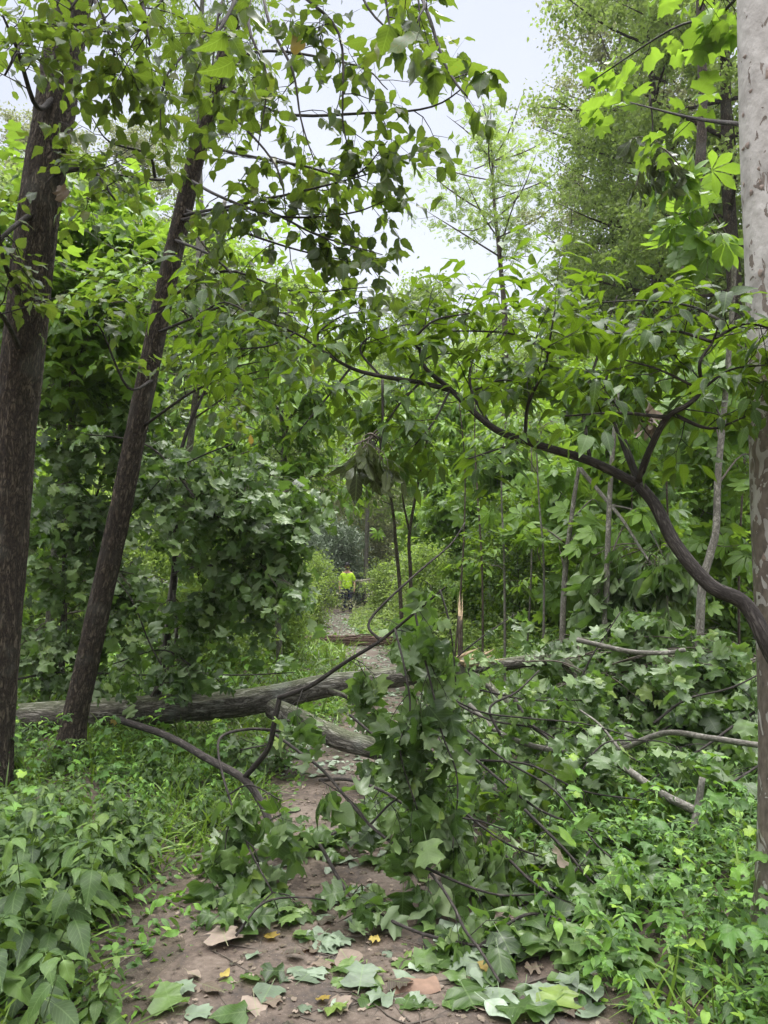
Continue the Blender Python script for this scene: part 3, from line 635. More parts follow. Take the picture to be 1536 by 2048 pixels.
blobtree('young_tree', 'lime-leaved young tree just left of the trail, its sprays above the worker', 'tree',
    [([gy(560, 11.5), (555, 1150, 11.4), (570, 950, 11.2), (560, 760, 11), (580, 600, 11)], .05, .02)],
    [(520, 850, 10.5, 170, 140, 1.0, 16), (640, 780, 10.5, 120, 120, .9, 11), (440, 720, 10.5, 150, 100, .9, 10), (620, 950, 10, 100, 60, .6, 7)], 'ovate', L_LIME, dict(K_OV, size=.15), B_GREY, ntw=4, L=.55)
blobtree('multi_stem_shrub', 'shrub of several thin brown stems right of the trail, beyond the log', 'shrub',
    [([gy(808, 12.5), (800, 1180, 12.5), (792, 1090, 12.5), (784, 1010, 12.4), (760, 900, 12.3)], .036, .018), ([gy(824, 12.5), (821, 1150, 12.5), (818, 1080, 12.5), (828, 1010, 12.5), (850, 900, 12.4), (880, 800, 12.4)], .034, .016),
     ([(818, 1060, 12.5), (806, 1000, 12.5), (800, 930, 12.5)], .02, .01)],
    [(800, 860, 12, 170, 110, 1.2, 18), (930, 820, 12, 130, 110, 1.2, 12), (760, 960, 12.2, 80, 50, .8, 5)], 'ovate', L_LIME, dict(K_OV, size=.15), B_BROWN, ntw=4, L=.6)
saps = [
 ('slim pale sapling with its snapped top bent over, right of the trail', [gy(1122, 8.2), (1128, 1180, 8.2), (1145, 1020, 8.2), (1158, 935, 8.2)], .037, [(1090, 1090, 9.4, 90, 50, .5, 2), (1190, 1040, 9.4, 60, 70, .4, 2)], 'palm', L_LIME, K_PALM),
 ('slim mottled pole-like sapling standing behind the arching dark sapling', [gy(1200, 7.4), (1212, 1200, 7.4), (1216, 1080, 7.4), (1222, 950, 7.4), (1236, 780, 7.4), (1245, 640, 7.4)], .034, [(1290, 1080, 8.4, 100, 60, .4, 3), (1260, 760, 8.2, 110, 100, .5, 5)], 'palm', L_LIME, K_PALM),
 ('kinked grey sapling between the arching sapling and the sycamore', [gy(1395, 6.6), (1402, 1200, 6.6), (1420, 1110, 6.6), (1432, 1060, 6.6), (1436, 950, 6.6), (1448, 820, 6.6), (1462, 650, 6.6), (1470, 500, 6.5)], .040, [(1440, 1090, 7.4, 80, 60, .4, 2), (1470, 900, 7.4, 70, 100, .4, 3), (1450, 700, 7.2, 70, 110, .5, 4), (1370, 410, 6.2, 70, 30, .3, 2)], 'palm', L_LIME, K_PALM),
]
for lb, st, r0, bl, kd, mt, K in saps:
    blobtree('sapling', lb, 'sapling', [(st, r0, r0*.5)], bl, kd, mt, K, B_GREY, 'slim saplings right of the trail', ntw=3, L=.35)
for i, (px, top, d, px2) in enumerate([(965, 900, 10, 950), (1010, 960, 9, 1003), (1050, 880, 11, 1062), (1085, 1000, 8.6, 1078), (1160, 900, 10.5, 1150), (1255, 950, 9.5, 1262), (1345, 880, 8.4, 1330), (1480, 900, 8, 1490), (905, 940, 11, 930)]):
    blobtree('thin_sapling', ['bare thin stem', 'slim straight stem', 'slightly leaning thin stem'][i % 3]+[' just right of the brown-stemmed shrub', ' right of the splintered wood', ' in the lime leaves before the snapped sapling', ' close left of the snapped sapling', ' close right of the snapped sapling', ' right of the pole-like sapling', ' under the arch of the dark sapling', ' beside the sycamore', ' nearest the bright herb patch'][i], 'sapling',
        [([gy(px, d), (px*.6+px2*.4+random.gauss(0, 5), 1140, d), (px2, top, d), (px2+random.gauss(0, 12), top-160, d)], .016, .007)], [(px2, top-120, d, 60, 60, .5, 4), (px2, 1120, d+.3, 40, 60, .4, 1)], random.choice(('ovate', 'long')), L_LIME, dict(K_OV, size=.13), random.choice((B_GREY, B_BROWN)), 'thin sapling stems right of the trail', ntw=3, L=.35, sides=8)
# snapped top hanging from the broken sapling
blobtree('snapped_sapling', 'snapped sapling top hanging down with split wood and wilted leaves', 'branch',
    [([(1160, 937, 8.15), (1200, 985, 8.0), (1245, 1040, 7.7), (1290, 1110, 7.4), (1330, 1160, 7.2)], .026, .008), ([(1225, 1010, 7.8), (1280, 1030, 7.6), (1330, 1120, 7.3)], .010, .005)],
    [(1230, 1100, 7.5, 80, 90, .4, 6), (1320, 1150, 7.2, 70, 90, .4, 6), (1180, 1180, 7.6, 60, 60, .3, 4)], 'long', L_TULIP, dict(K_TULH, size=.26, step=.12), B_GREY, ntw=3, L=.3)
blobtree('hanging_branch', 'wilted dark leaf cluster hanging from the canopy, high at the right', 'branch',
    [([(1300, 190, 4.4), (1305, 260, 4.4), (1290, 300, 4.4)], .006, .003)], [(1300, 290, 4.4, 12, 20, .05, 2), (1370, 340, 4.4, 40, 14, .05, 2), (1270, 380, 4.4, 8, 8, .03, 1)], 'long', L_WILT, dict(K_TULH, size=.12, step=.1, sub=1), B_DARK, ntw=2, L=.12)
blobtree('hanging_branch', 'dead brown crumpled leaves hanging above the arching sapling', 'branch',
    [([(1300, 740, 4.6), (1298, 790, 4.6), (1290, 830, 4.6)], .005, .003)], [(1294, 810, 4.6, 10, 28, .05, 4)], 'long', L_BROWN, dict(K_TULH, size=.10, step=.08, sub=1), B_DARK, ntw=2, L=.08)
blobtree('hanging_branch', 'wilted leaves hanging in a dark bunch over the trail', 'branch',
    [([(765, 760, 3.2), (765, 850, 3.15), (760, 900, 3.1)], .006, .003)], [(745, 890, 3.1, 55, 45, .15, 6)], 'long', L_WILT, dict(K_TULH, size=.10, step=.07, sub=1), B_DARK, ntw=2, L=.12)

# ------------------------------------------------ the fallen tree
P0, r0_ = limb([(-120, 1448, 6.6), (0, 1440, 6.7), (160, 1428, 6.8), (300, 1420, 6.9), (440, 1410, 6.95), (540, 1396, 7.0), (650, 1372, 7.05), (750, 1360, 7.1), (860, 1344, 7.1), (940, 1332, 7.1)], .13, .088, 10)
r0_ = np.interp(np.linspace(0, 1, len(r0_)), [0, .35, .55, .75, 1], [.118, .126, .114, .094, .084])
bE = Vector(P0[0]); oE = empty('fallen_tree', bE, 'fallen tree whose long grey trunk lies across the whole trail', 'tree')
tubesobj('trunk', [(P0, r0_)], B_LOG, oE, bE, sides=48, rough=.07)
limbs = [limb([(925, 1335, 7.1), (1000, 1330, 7.0), (1060, 1322, 6.95), (1120, 1322, 6.9), (1150, 1345, 6.8), (1190, 1372, 6.7), (1270, 1377, 6.6), (1350, 1372, 6.6), (1440, 1350, 6.5), (1560, 1300, 6.6)], .062, .02, 6),
         limb([(930, 1342, 7.1), (970, 1365, 6.9), (1010, 1400, 6.6), (1060, 1440, 6.3), (1095, 1475, 6.2)], .04, .02, 5),
         limb([(650, 1378, 7.0), (690, 1392, 6.9), (725, 1412, 6.8)], .03, .012, 4),
         limb([(1150, 1345, 6.8), (1180, 1400, 6.4), (1200, 1440, 6.2)], .03, .012, 5),
         limb([(1310, 1375, 6.6), (1340, 1400, 6.3), (1420, 1420, 6.0), (1560, 1440, 5.8)], .025, .01, 5),
         limb([(300, 1400, 6.9), (330, 1350, 6.8), (352, 1290, 6.8), (348, 1180, 6.8)], .022, .014, 5)]
tubesobj('branches', limbs, B_LOG, oE, bE, sides=14, rough=.04)
# splintered wound
V, F, k = [], [], 0
wp = W(945, 1322, 7.0)
for i in range(24):
    a = Vector((random.uniform(-.20, .12), random.uniform(-.05, .05), random.uniform(-.03, .03))); d = Vector((random.uniform(.5, 1.0), random.uniform(-.3, .2), random.choice((.02, .1, .5))+random.gauss(0, .08))).normalized(); L_ = random.uniform(.05, .26)*random.choice((.5, 1)); w_ = random.uniform(.008, .026)
    s = d.cross(Vector((0, 1, 0))).normalized()*w_; b = wp+a
    V += [b-s, b+s, b+Vector((0, w_, 0)), b+d*L_]; F += [(k, k+1, k+3), (k+1, k+2, k+3), (k+2, k, k+3)]; k += 4
V = np.array([tuple(v) for v in V])-np.array(bE)
link('splinters', mesh('splinters', V, F, 3, None, None), M_SPLIT, oE)
out = Out()
for (P, r), n in zip(limbs, (9, 4, 2, 4, 7, 6)): along(out, P, r, n, .5, dict(K_TUL, size=.115), .1, lv=1)
for px, py, d, rx, ry, rz, n in [(1020, 1400, 6.7, 90, 30, .4, 3), (1220, 1300, 7.2, 150, 50, .5, 8), (1400, 1310, 6.3, 140, 70, .6, 9), (1250, 1430, 6.2, 200, 60, .5, 9), (1450, 1420, 5.9, 110, 80, .5, 8)]:
    for i in range(n):
        u = rv(1).normalized()*random.random()**.4; t_ = W(px+u.x*rx, py+u.z*ry, d+u.y*rz)
        src = limbs[0][0][random.randrange(8, len(limbs[0][0]))]; src = Vector(src)
        if (src-t_).length > 1.3: src = t_+(src-t_).normalized()*1.0
        m = src.lerp(t_, .5)+Vector((0, 0, .1)); P, r = catmull([src, m, t_], [.009, .006, .003], 4); out.polys.append((P, r)); along(out, P, r, 4, .4, dict(K_TUL, size=.115), .25, lv=1)
finish(out, oE, 'tulip', L_TULIP, bE, M_TWIG, 'foliage', 'twigs')

FD = .58
def fallen(name, label, lims, group=None, kind='tulip', lm=L_TULIP, bark=B_DARK, K=None, extra=None, sides=12, rough=.05, cat='branch'):
    """lims: (px pts, r0, r1, ntwigs, twig length)"""
    out = Out(); S = []
    for it in lims:
        pts, a, b, n, L = it[:5]; kk = it[5] if len(it) > 5 else K or K_TUL
        if bark is B_DARK: a *= .78; b *= .85
        P, r = limb(pts, a, b, 6)
        g = gh(P[:, 0], P[:, 1])+r*.7; P[:, 2] = np.maximum(P[:, 2], g)
        S.append((P, r)); 
        if n: along(out, P, r, max(1, int(n*(FD if min(p[1] for p in pts) < 1700 else .4)+.5)), L*.85, kk, .15, lv=1)
    base = Vector(S[0][0][0]); o = empty(name, base, label, cat, group)
    tubesobj('limb', S, bark, o, base, sides=sides, rough=rough)
    for i, q in enumerate(out.P):   # leaves lie on the ground, not in it
        g = float(gh(q[0], q[1]))+.03
        if q[2] < g-.12 and random.random() < .75: out.S[i] *= .3
        if q[2] < g: out.P[i] = (q[0], q[1], g+random.random()*.05); y = out.Y[i]; out.Y[i] = (y[0], y[1], abs(y[2])*.2); z = out.Z[i]; out.Z[i] = (z[0], z[1]*.3, abs(z[2])+.6)
    for j, (P, r) in enumerate(out.polys):
        for v in P: v.z = max(v.z, float(gh(v.x, v.y))+.01)
    finish(out, o, kind, lm, base, bark if bark is B_DARK else M_TWIG, 'foliage', 'twigs')
    return o
FB = 'fallen branches lying on the trail'
fallen('fallen_log', 'shorter fork of fallen trunk slanting down below the long log, split wood showing', [([(548, 1418, 6.6), (600, 1440, 6.3), (680, 1478, 5.9), (760, 1500, 5.7), (860, 1535, 5.5)], .088, .07, 3, .3)], bark=B_LOG, sides=32, cat='log')
fallen('fallen_log', 'short smooth grey log lying in the leaves right of the trail', [([(985, 1590, 5.35), (1050, 1562, 5.4), (1110, 1543, 5.45), (1180, 1515, 5.6), (1270, 1470, 5.8)], .062, .045, 3, .3)], bark=B_GREY, sides=20, cat='log')
Kc = dict(K_TULH, size=.108, step=.065)
K4 = dict(K_TUL, size=.105, step=.075)
Kh = dict(K_TULH, size=.10, step=.06)
fallen('fallen_branch', 'dark forked branch leaning from log to dirt, lobed leaves above', [
    ([(238, 1440, 6.1), (330, 1470, 5.6), (420, 1520, 5.1), (487, 1558, 4.75), (525, 1610, 4.6), (548, 1672, 4.45), (562, 1702, 4.33)], .034, .024, 0, .3),
    ([(562, 1702, 4.33), (610, 1692, 4.4), (650, 1675, 4.5), (700, 1655, 4.7)], .024, .012, 3, .3),
    ([(487, 1558, 4.75), (535, 1500, 4.65), (548, 1450, 4.6), (560, 1392, 4.6)], .022, .018, 0, .3),
    ([(558, 1396, 4.6), (620, 1372, 4.5), (690, 1325, 4.4), (760, 1282, 4.3), (830, 1225, 4.2), (890, 1175, 4.1)], .020, .006, 10, .35, Kc),
    ([(760, 1282, 4.3), (740, 1240, 4.4), (830, 1150, 4.6), (900, 1090, 4.8), (930, 1045, 4.9)], .011, .005, 2, .3),
    ([(880, 1180, 4.1), (895, 1230, 4.0), (905, 1290, 3.95), (912, 1370, 3.9)], .007, .004, 2, .2, Kc),
    ([(830, 1225, 4.2), (845, 1300, 4.0), (865, 1380, 3.9), (885, 1470, 3.85), (915, 1560, 3.8), (905, 1700, 3.7)], .008, .004, 12, .26, Kc),
    ([(790, 1258, 4.25), (810, 1340, 4.0), (820, 1420, 3.9), (800, 1500, 3.85), (835, 1620, 3.8)], .008, .004, 10, .26, Kc)], K=K4)
fallen('fallen_branch', 'drooping branch whose big pale lobed leaves hang in a bunch left of the dirt', [
    ([(560, 1462, 4.7), (500, 1458, 4.5), (445, 1472, 4.3), (437, 1510, 4.2), (460, 1600, 4.0), (495, 1690, 3.85), (545, 1785, 3.7)], .012, .005, 0, .3),
    ([(455, 1590, 4.0), (500, 1570, 3.95), (560, 1600, 3.9)], .006, .004, 5, .22, Kc),
    ([(470, 1630, 3.95), (455, 1660, 3.9), (450, 1700, 3.85)], .005, .003, 5, .2, Kc),
    ([(490, 1680, 3.85), (510, 1700, 3.8), (520, 1740, 3.8)], .005, .003, 4, .2, Kc),
    ([(545, 1785, 3.7), (500, 1830, 3.55), (465, 1880, 3.4), (440, 1930, 3.25)], .005, .003, 1, .15, Kc),
    ([(545, 1785, 3.7), (575, 1790, 3.65), (590, 1800, 3.6)], .004, .003, 3, .14, Kc)], FB, K=Kc)
fallen('fallen_branch', 'long thin branch running from log to front of trail, round leaves along it', [
    ([(552, 1470, 4.9), (600, 1505, 4.6), (650, 1545, 4.35), (740, 1650, 4.0), (850, 1735, 3.7), (900, 1800, 3.45), (930, 1860, 3.25), (960, 1900, 3.12), (1000, 1965, 2.95)], .012, .006, 3, .25),
    ([(740, 1650, 4.0), (700, 1600, 4.1), (640, 1560, 4.1)], .006, .003, 3, .2, Kh),
    ([(740, 1650, 4.0), (790, 1600, 4.0), (850, 1580, 4.0), (920, 1570, 4.0)], .008, .004, 8, .3, Kh),
    ([(800, 1700, 3.85), (880, 1640, 3.8), (950, 1640, 3.8), (1010, 1660, 3.8)], .008, .004, 9, .3, Kh),
    ([(850, 1735, 3.7), (930, 1770, 3.6), (1000, 1790, 3.5), (1080, 1788, 3.5)], .009, .004, 6, .28, Kh)], FB, K=Kh, kind='heart', lm=L_TULIP)
fallen('fallen_branch', 'thin branch lying flat along the dirt, right of its middle, leafy tips to the right', [
    ([(640, 1690, 4.3), (700, 1790, 3.75), (780, 1840, 3.5), (860, 1872, 3.4), (960, 1892, 3.3), (1060, 1900, 3.25)], .012, .006, 6, .3),
    ([(960, 1892, 3.3), (1050, 1830, 3.4), (1130, 1840, 3.4), (1220, 1848, 3.4)], .010, .005, 8, .28, K4)], FB, K=K4)
fallen('fallen_branch', 'leafy branch heaped on the middle of the trail below the log', [
    ([(640, 1560, 5.4), (700, 1560, 5.0), (780, 1590, 4.6), (850, 1650, 4.3), (900, 1720, 4.0)], .016, .006, 15, .4),
    ([(700, 1430, 6.0), (760, 1480, 5.6), (820, 1520, 5.2), (900, 1560, 4.8)], .014, .006, 14, .4),
    ([(850, 1400, 5.9), (880, 1480, 5.5), (930, 1540, 5.2)], .010, .005, 8, .4)], FB, K=dict(K4, size=.115))
fallen('fallen_branch', 'pale grey forked limb propped in the brush at the right', [
    ([(940, 1410, 6.0), (990, 1460, 5.6), (1060, 1490, 5.4), (1130, 1503, 5.2), (1190, 1508, 5.1), (1240, 1530, 4.9), (1320, 1585, 4.55), (1392, 1622, 4.35)], .017, .024, 2, .3),
    ([(1405, 1555, 4.4), (1394, 1624, 4.35), (1382, 1700, 4.2)], .017, .026, 0, .3),
    ([(1240, 1500, 4.9), (1200, 1450, 5.2), (1160, 1420, 5.5)], .010, .006, 4, .3)], bark=B_GREY, K=dict(K4, size=.13))
fallen('fallen_branch', 'smooth grey limb lying level in the leaves above the forked one', [
    ([(1155, 1280, 5.7), (1190, 1288, 5.6), (1260, 1303, 5.5), (1330, 1306, 5.4), (1370, 1300, 5.3)], .019, .015, 2, .3),
    ([(1240, 1500, 5.5), (1330, 1466, 5.3), (1420, 1476, 5.0), (1500, 1488, 4.8), (1600, 1500, 4.6)], .020, .018, 2, .3),
    ([(1480, 1370, 6.4), (1400, 1360, 6.3), (1500, 1320, 6.2), (1560, 1310, 6.2)], .012, .008, 3, .3)], bark=B_GREY, K=K4)
fallen('fallen_branch', 'curved light grey branch ends poking from the green at the right', [
    ([(1250, 1672, 4.6), (1270, 1645, 4.7), (1310, 1640, 4.8), (1335, 1665, 4.7)], .016, .010, 2, .25),
    ([(1335, 1665, 4.7), (1360, 1640, 4.9), (1375, 1620, 5.0)], .009, .006, 1, .2)], bark=B_GREY, K=K4)
fallen('fallen_branch', 'leafy branch of round leaves sprawling right of the trail middle', [
    ([(930, 1500, 5.2), (1000, 1560, 4.8), (1080, 1620, 4.5), (1180, 1660, 4.3), (1260, 1700, 4.15)], .012, .005, 14, .36),
    ([(960, 1520, 5.0), (1060, 1530, 4.9), (1160, 1580, 4.6), (1280, 1600, 4.5)], .010, .005, 13, .36),
    ([(900, 1600, 4.4), (960, 1650, 4.2), (1020, 1690, 4.0), (1100, 1720, 3.95)], .010, .005, 9, .3)], FB, K=dict(Kh, mode='droop', size=.105), kind='heart', lm=L_SASS)
fallen('fallen_branch', 'lobed-leaf branch spilling over the right verge above the herbs', [
    ([(1050, 1620, 4.4), (1130, 1700, 4.0), (1180, 1760, 3.8), (1230, 1800, 3.65)], .012, .005, 11, .32),
    ([(1000, 1700, 3.95), (1060, 1760, 3.7), (1120, 1800, 3.55), (1180, 1830, 3.45)], .010, .005, 10, .3)], FB, K=dict(K4, size=.125))
fallen('fallen_branch', 'grey-green leafy branch heap at the far right under the sycamore', [
    ([(1600, 1380, 5.6), (1500, 1430, 5.4), (1400, 1500, 5.2), (1300, 1560, 5.0)], .016, .006, 16, .42),
    ([(1600, 1480, 5.0), (1520, 1530, 4.8), (1440, 1580, 4.6)], .014, .006, 12, .4),
    ([(1560, 1350, 6.2), (1420, 1400, 6.0), (1280, 1480, 5.8), (1150, 1450, 5.9)], .014, .006, 18, .42),
    ([(1100, 1400, 6.0), (1180, 1470, 5.6), (1290, 1530, 5.3)], .012, .006, 12, .4)], K=dict(K_TUL, size=.115))
fallen('fallen_branch', 'leafy branch pressed against the near side of the log at the left', [
    ([(420, 1380, 6.5), (380, 1330, 6.5), (320, 1300, 6.6), (220, 1330, 6.6)], .012, .006, 8, .35),
    ([(600, 1430, 6.3), (560, 1480, 6.0), (480, 1500, 5.8)], .012, .005, 7, .35)], K=K_TUL)

fallen('fallen_branch', 'lobed-leaf branches heaped just behind the long log at the left', [
    ([(-20, 1370, 7.5), (120, 1345, 7.7), (280, 1350, 7.8), (420, 1345, 7.8)], .016, .006, 30, .4), ([(300, 1340, 7.9), (460, 1350, 7.8), (590, 1345, 7.8)], .012, .006, 16, .35)], K=K_TUL)
fallen('fallen_branch', 'sprawl of leafy twigs right of the hanging leaves, below the splinters', [
    ([(900, 1400, 6.0), (980, 1440, 5.6), (1080, 1460, 5.3), (1160, 1520, 5.0)], .012, .005, 16, .34), ([(960, 1380, 6.2), (1060, 1400, 6.0), (1180, 1400, 5.9)], .010, .005, 12, .32)], K=K4)
fallen('fallen_branch', 'low leafy twigs strewn left of the dirt below the forked branch', [
    ([(600, 1620, 4.6), (540, 1640, 4.4), (470, 1700, 4.15), (440, 1760, 3.9)], .009, .004, 12, .28)], K=K4)
fallen('fallen_branch', 'round-leaved twigs flopped over the dirt at right front', [
    ([(1120, 1760, 3.8), (1060, 1830, 3.5), (1010, 1900, 3.25)], .008, .004, 12, .26), ([(1180, 1700, 4.0), (1120, 1790, 3.7), (1100, 1860, 3.4)], .007, .004, 10, .26)], K=Kh, kind='heart')
BL = [  # bare or nearly bare thin limbs threaded through the tangle
 ('thin bare dark branch crossing low over the middle of the tangle', [(930, 1470, 4.9), (1010, 1520, 4.6), (1110, 1590, 4.3), (1200, 1680, 4.0), (1270, 1740, 3.9)], .007),
 ('thin bare branch rising steeply right of the hanging leaves', [(1010, 1480, 5.0), (985, 1420, 5.1), (1030, 1380, 5.2), (1085, 1350, 5.3)], .010),
 ('dark crooked branch hanging below the right part of the log', [(1025, 1410, 5.8), (1060, 1440, 5.7), (1090, 1480, 5.6), (1110, 1500, 5.5)], .018),
 ('long thin branch sloping down to the right below the log', [(880, 1380, 5.4), (960, 1430, 5.1), (1060, 1440, 5.0), (1180, 1450, 5.0), (1290, 1480, 5.0)], .007),
 ('thin arched twiggy branch at the right of the tangle', [(1150, 1560, 4.7), (1200, 1500, 4.8), (1260, 1480, 4.9), (1340, 1500, 4.9), (1400, 1560, 4.8)], .006),
 ('bare branch leaning across the left side of the dirt', [(470, 1870, 3.35), (520, 1810, 3.5), (600, 1790, 3.6), (700, 1800, 3.6)], .006),
 ('thin forked branch poking up before the snapped sapling', [(1120, 1420, 5.9), (1150, 1360, 6.0), (1200, 1300, 6.0), (1240, 1220, 6.1)], .009),
 ('slender branch lying across the far right leaves', [(1300, 1450, 5.2), (1380, 1400, 5.3), (1460, 1380, 5.3), (1550, 1330, 5.3)], .009),
 ('bare branch stub angled over the log near the splinters', [(860, 1390, 6.3), (910, 1330, 6.3), (960, 1280, 6.3), (1030, 1240, 6.4)], .009),
 ('thin dark branch leaning among the lobed leaves left of the log fork', [(360, 1400, 6.4), (300, 1300, 6.5), (250, 1200, 6.6), (200, 1120, 6.7)], .008),
 ('thin grey branch spanning the lobed leaves at mid left', [(480, 1050, 6.2), (400, 1000, 6.3), (300, 900, 6.4), (160, 870, 6.6)], .010),
 ('thin branch sloping through the lobed leaves behind the leaning trunk', [(470, 890, 6.1), (400, 920, 6.2), (330, 960, 6.3), (250, 1040, 6.5)], .007)]
for lb, pts, r0 in BL:
    pts = [(x+random.gauss(0, 6), y+random.gauss(0, 6), d) for x, y, d in pts]
    fallen('bare_branch', lb, [(pts, r0*1.25, r0*.6, 6, .32)], 'thin branches threaded through the tangle', K=dict(K4, step=.22, size=.10))

# ------------------------------------------------ forest behind: prototypes copied with shared meshes
def proto_tree(H, c0, Rad, nl, per, kind, lmat, size, bark, r0, sig=.32, prof=None, lean=(0, 0), mode='any', cl=6):
    """trunk with limbs and a crown of leaf clumps; built at the origin"""
    o = bpy.data.objects.new('tree', None); COL.objects.link(o)
    tp = [Vector((lean[0]*max(0.0, z/H)**1.5+.12*math.sin(z*.5+H), lean[1]*(z/H)+.1*math.cos(z*.43), z)) for z in np.linspace(-.2, H*.96, 9)]
    P, r = catmull(tp, list(np.linspace(r0, r0*.15, 9)), 3); S = [(P, r)]; C = []
    for i in range(nl):
        f = (i+random.random())/nl; z = c0+(H-c0)*f; j = np.argmin(abs(P[:, 2]-min(z-.12*Rad, H*.93))); b = Vector(P[j])
        a = i*2.4+random.random(); rr = Rad*(prof(f) if prof else math.sin(math.pi*(.12+.80*f))**.7)*random.uniform(.65, 1.1)
        e = Vector((b.x+rr*math.cos(a), b.y+rr*math.sin(a), z+rr*random.uniform(.0, .45))); m = b.lerp(e, .5)+Vector((0, 0, -.06*rr))+rv(.05*rr)
        LP, lr = catmull([b, m, e], [max(.012, r[j]*.45), r0*.10+.006, .006], 3); S.append((LP, lr))
        for k in range(cl):
            q = Vector(LP[int((len(LP)-1)*random.uniform(.35, 1))]); c = q+rv(1)*Rad*.13; C.append(c)
            if k < 3: s = catmull([q, q.lerp(c, .6)+rv(.04), c], [.010, .007, .005], 2); S.append(s)
    for k in range(max(3, nl//3)): C.append(Vector(P[-1])+rv(Rad*.12))
    C = np.array([tuple(c) for c in C]); n = len(C)*per
    ctr = np.repeat(C, per, 0); sg = sig*rng.uniform(.6, 1.4, len(C)).repeat(per)[:, None]
    pos = ctr+rng.normal(size=(n, 3))*sg*np.array([1, 1, .6])
    Y = rng.normal(size=(n, 3))*np.array([1, 1, .6])+np.array([0, 0, -.5 if mode == 'any' else -1.4]); Z = rng.normal(size=(n, 3))*.7+np.array([0, 0, .8])
    tubesobj('trunk', S, bark, o, None, rough=.03)
    leafobj('crown', kind, pos, Y, Z, size*rng.uniform(.6, 1.25, n), lmat, o)
    return o
used = set()
def place(pr, px, d, name, label, cat, group=None, sc_=1.0, rz=None, wob=0):
    o = pr if pr.name not in used else copy_tree(pr); 
    if o is pr: used.add(pr.name)
    q = W(px, 1200, d); o.location = (q.x, d, float(gh(q.x, d))); o.rotation_euler = (0, 0, random.random()*6.28 if rz is None else rz); o.scale = (sc_*random.uniform(.92, 1.08),)*2+(sc_,)
    o.name = name
    if o is pr: used.discard(pr.name); used.add(o.name)
    return tag(o, label, cat, group)
big_y = proto_tree(22, 7.5, 3.6, 36, 130, 'simple', L_FARY, .14, B_RIDGE, .24, sig=.27)
big_g = proto_tree(24, 7, 4.0, 40, 165, 'simple', L_FARG, .13, B_GREY, .26, sig=.26)
big_f = proto_tree(17, 4.5, 3.2, 30, 130, 'simple', L_FAR, .16, B_RIDGE, .20, sig=.36)
big_w = proto_tree(24, 14.0, 2.6, 24, 110, 'lance', L_FAR, .16, B_GREY, .22, sig=.3, mode='down')
loc = proto_tree(20.6, 15.0, 3.9, 22, 19, 'pinn', L_FAR, .25, B_BROWN, .24, sig=.26, lean=(-.5, 0), prof=lambda f: math.sin(math.pi*(.22+.66*f))**.6, cl=6)
mid_a = proto_tree(13.5, 2.6, 2.6, 26, 85, 'simple', L_FAR, .15, B_GREY, .12, sig=.34)
mid_b = proto_tree(12, 2.2, 2.6, 26, 85, 'simple', L_FARY, .15, B_GREY, .11, sig=.34)
und_a = proto_tree(5.5, .5, 1.5, 18, 28, 'long', L_LIME, .20, B_GREY, .035, sig=.22)
und_b = proto_tree(4.5, .4, 1.3, 16, 34, 'palm', L_LIME, .26, B_GREY, .03, sig=.22, cl=3)
und_c = proto_tree(4.0, .3, 1.4, 16, 60, 'ovate', L_SASS, .11, B_DARK, .028, sig=.24)
und_d = proto_tree(3.2, .15, 1.3, 16, 70, 'simple', L_FAR, .10, B_DARK, .025, sig=.24)
bush_g = proto_tree(5.0, .1, 2.0, 22, 110, 'simple', L_FARG, .10, B_GREY, .05, sig=.3)
bush_s = proto_tree(2.6, .05, 1.3, 16, 80, 'lance', L_SILVER, .16, B_GREY, .03, sig=.26)

q = W(921, 1232, 9.2); q0 = W(918, 1290, 9.2); base = G(q0.x, 9.2); o = empty('broken_snag', base, 'short broken snag with pale torn wood standing beyond the log', 'stump')
P, r = catmull([base, base.lerp(q, .5), q], [.035, .032, .028], 4); tubesobj('stem', [(P, r)], B_BROWN, o, base, sides=10, rough=.1)
V, F, k = [], [], 0
for i in range(12):
    a = i/12*6.28; b = q+Vector((math.cos(a)*.02, math.sin(a)*.02, -.05)); h = Vector((random.gauss(0, .01), random.gauss(0, .01), random.uniform(.12, .38))); s_ = Vector((-math.sin(a), math.cos(a), 0))*.012
    V += [b-s_, b+s_, b+Vector((math.cos(a), math.sin(a), 0))*.008, b+h]; F += [(k, k+1, k+3), (k+1, k+2, k+3), (k+2, k, k+3)]; k += 4
link('torn_wood', mesh('torn_wood', np.array([tuple(v) for v in V])-np.array(base), F, 3, None, None), M_SPLIT, o)
FT = 'tall trees behind the clearing'
place(big_g, 1262, 27, 'tall_tree', 'tall grey-green tree forming the left edge of the right-hand canopy', 'tree', FT)
place(big_y, 1330, 20, 'tall_tree', 'tall yellow-green tree right of the sky gap, before the grey-green one', 'tree', FT)
place(big_y, 1490, 17, 'tall_tree', 'tall yellow-green tree just behind the sycamore', 'tree', FT, 1.0)
place(big_g, 1420, 30, 'tall_tree', 'tall grey-green tree glimpsed between the yellow-green crowns at the right', 'tree', FT, 1.1)
place(big_y, 1240, 23, 'tall_tree', 'shorter yellow-green tree under the grey-green canopy edge', 'tree', FT, .72)
place(loc, 1022, 32, 'locust_tree', 'slender feathery-leaved tree standing alone in the sky gap', 'tree', None, 1.0, 0)
place(big_g, 245, 27, 'tall_tree', 'hazy grey-green tree seen between the two dark trunks', 'tree', FT, .74)
place(big_g, 40, 25, 'tall_tree', 'grey-green tree behind the far left trunk', 'tree', FT, .70)
place(big_f, 150, 22, 'tall_tree', 'mid-green tree low behind the two dark trunks', 'tree', FT, .78)
place(big_w, 385, 22, 'willow_leaved_tree', 'fine narrow-leaved tree drooping into the top of the sky behind the leaning trunk', 'tree', None, 1.0)
place(big_f, 400, 28, 'tall_tree', 'mid-green tree behind the leaning rough trunk', 'tree', FT, .85)
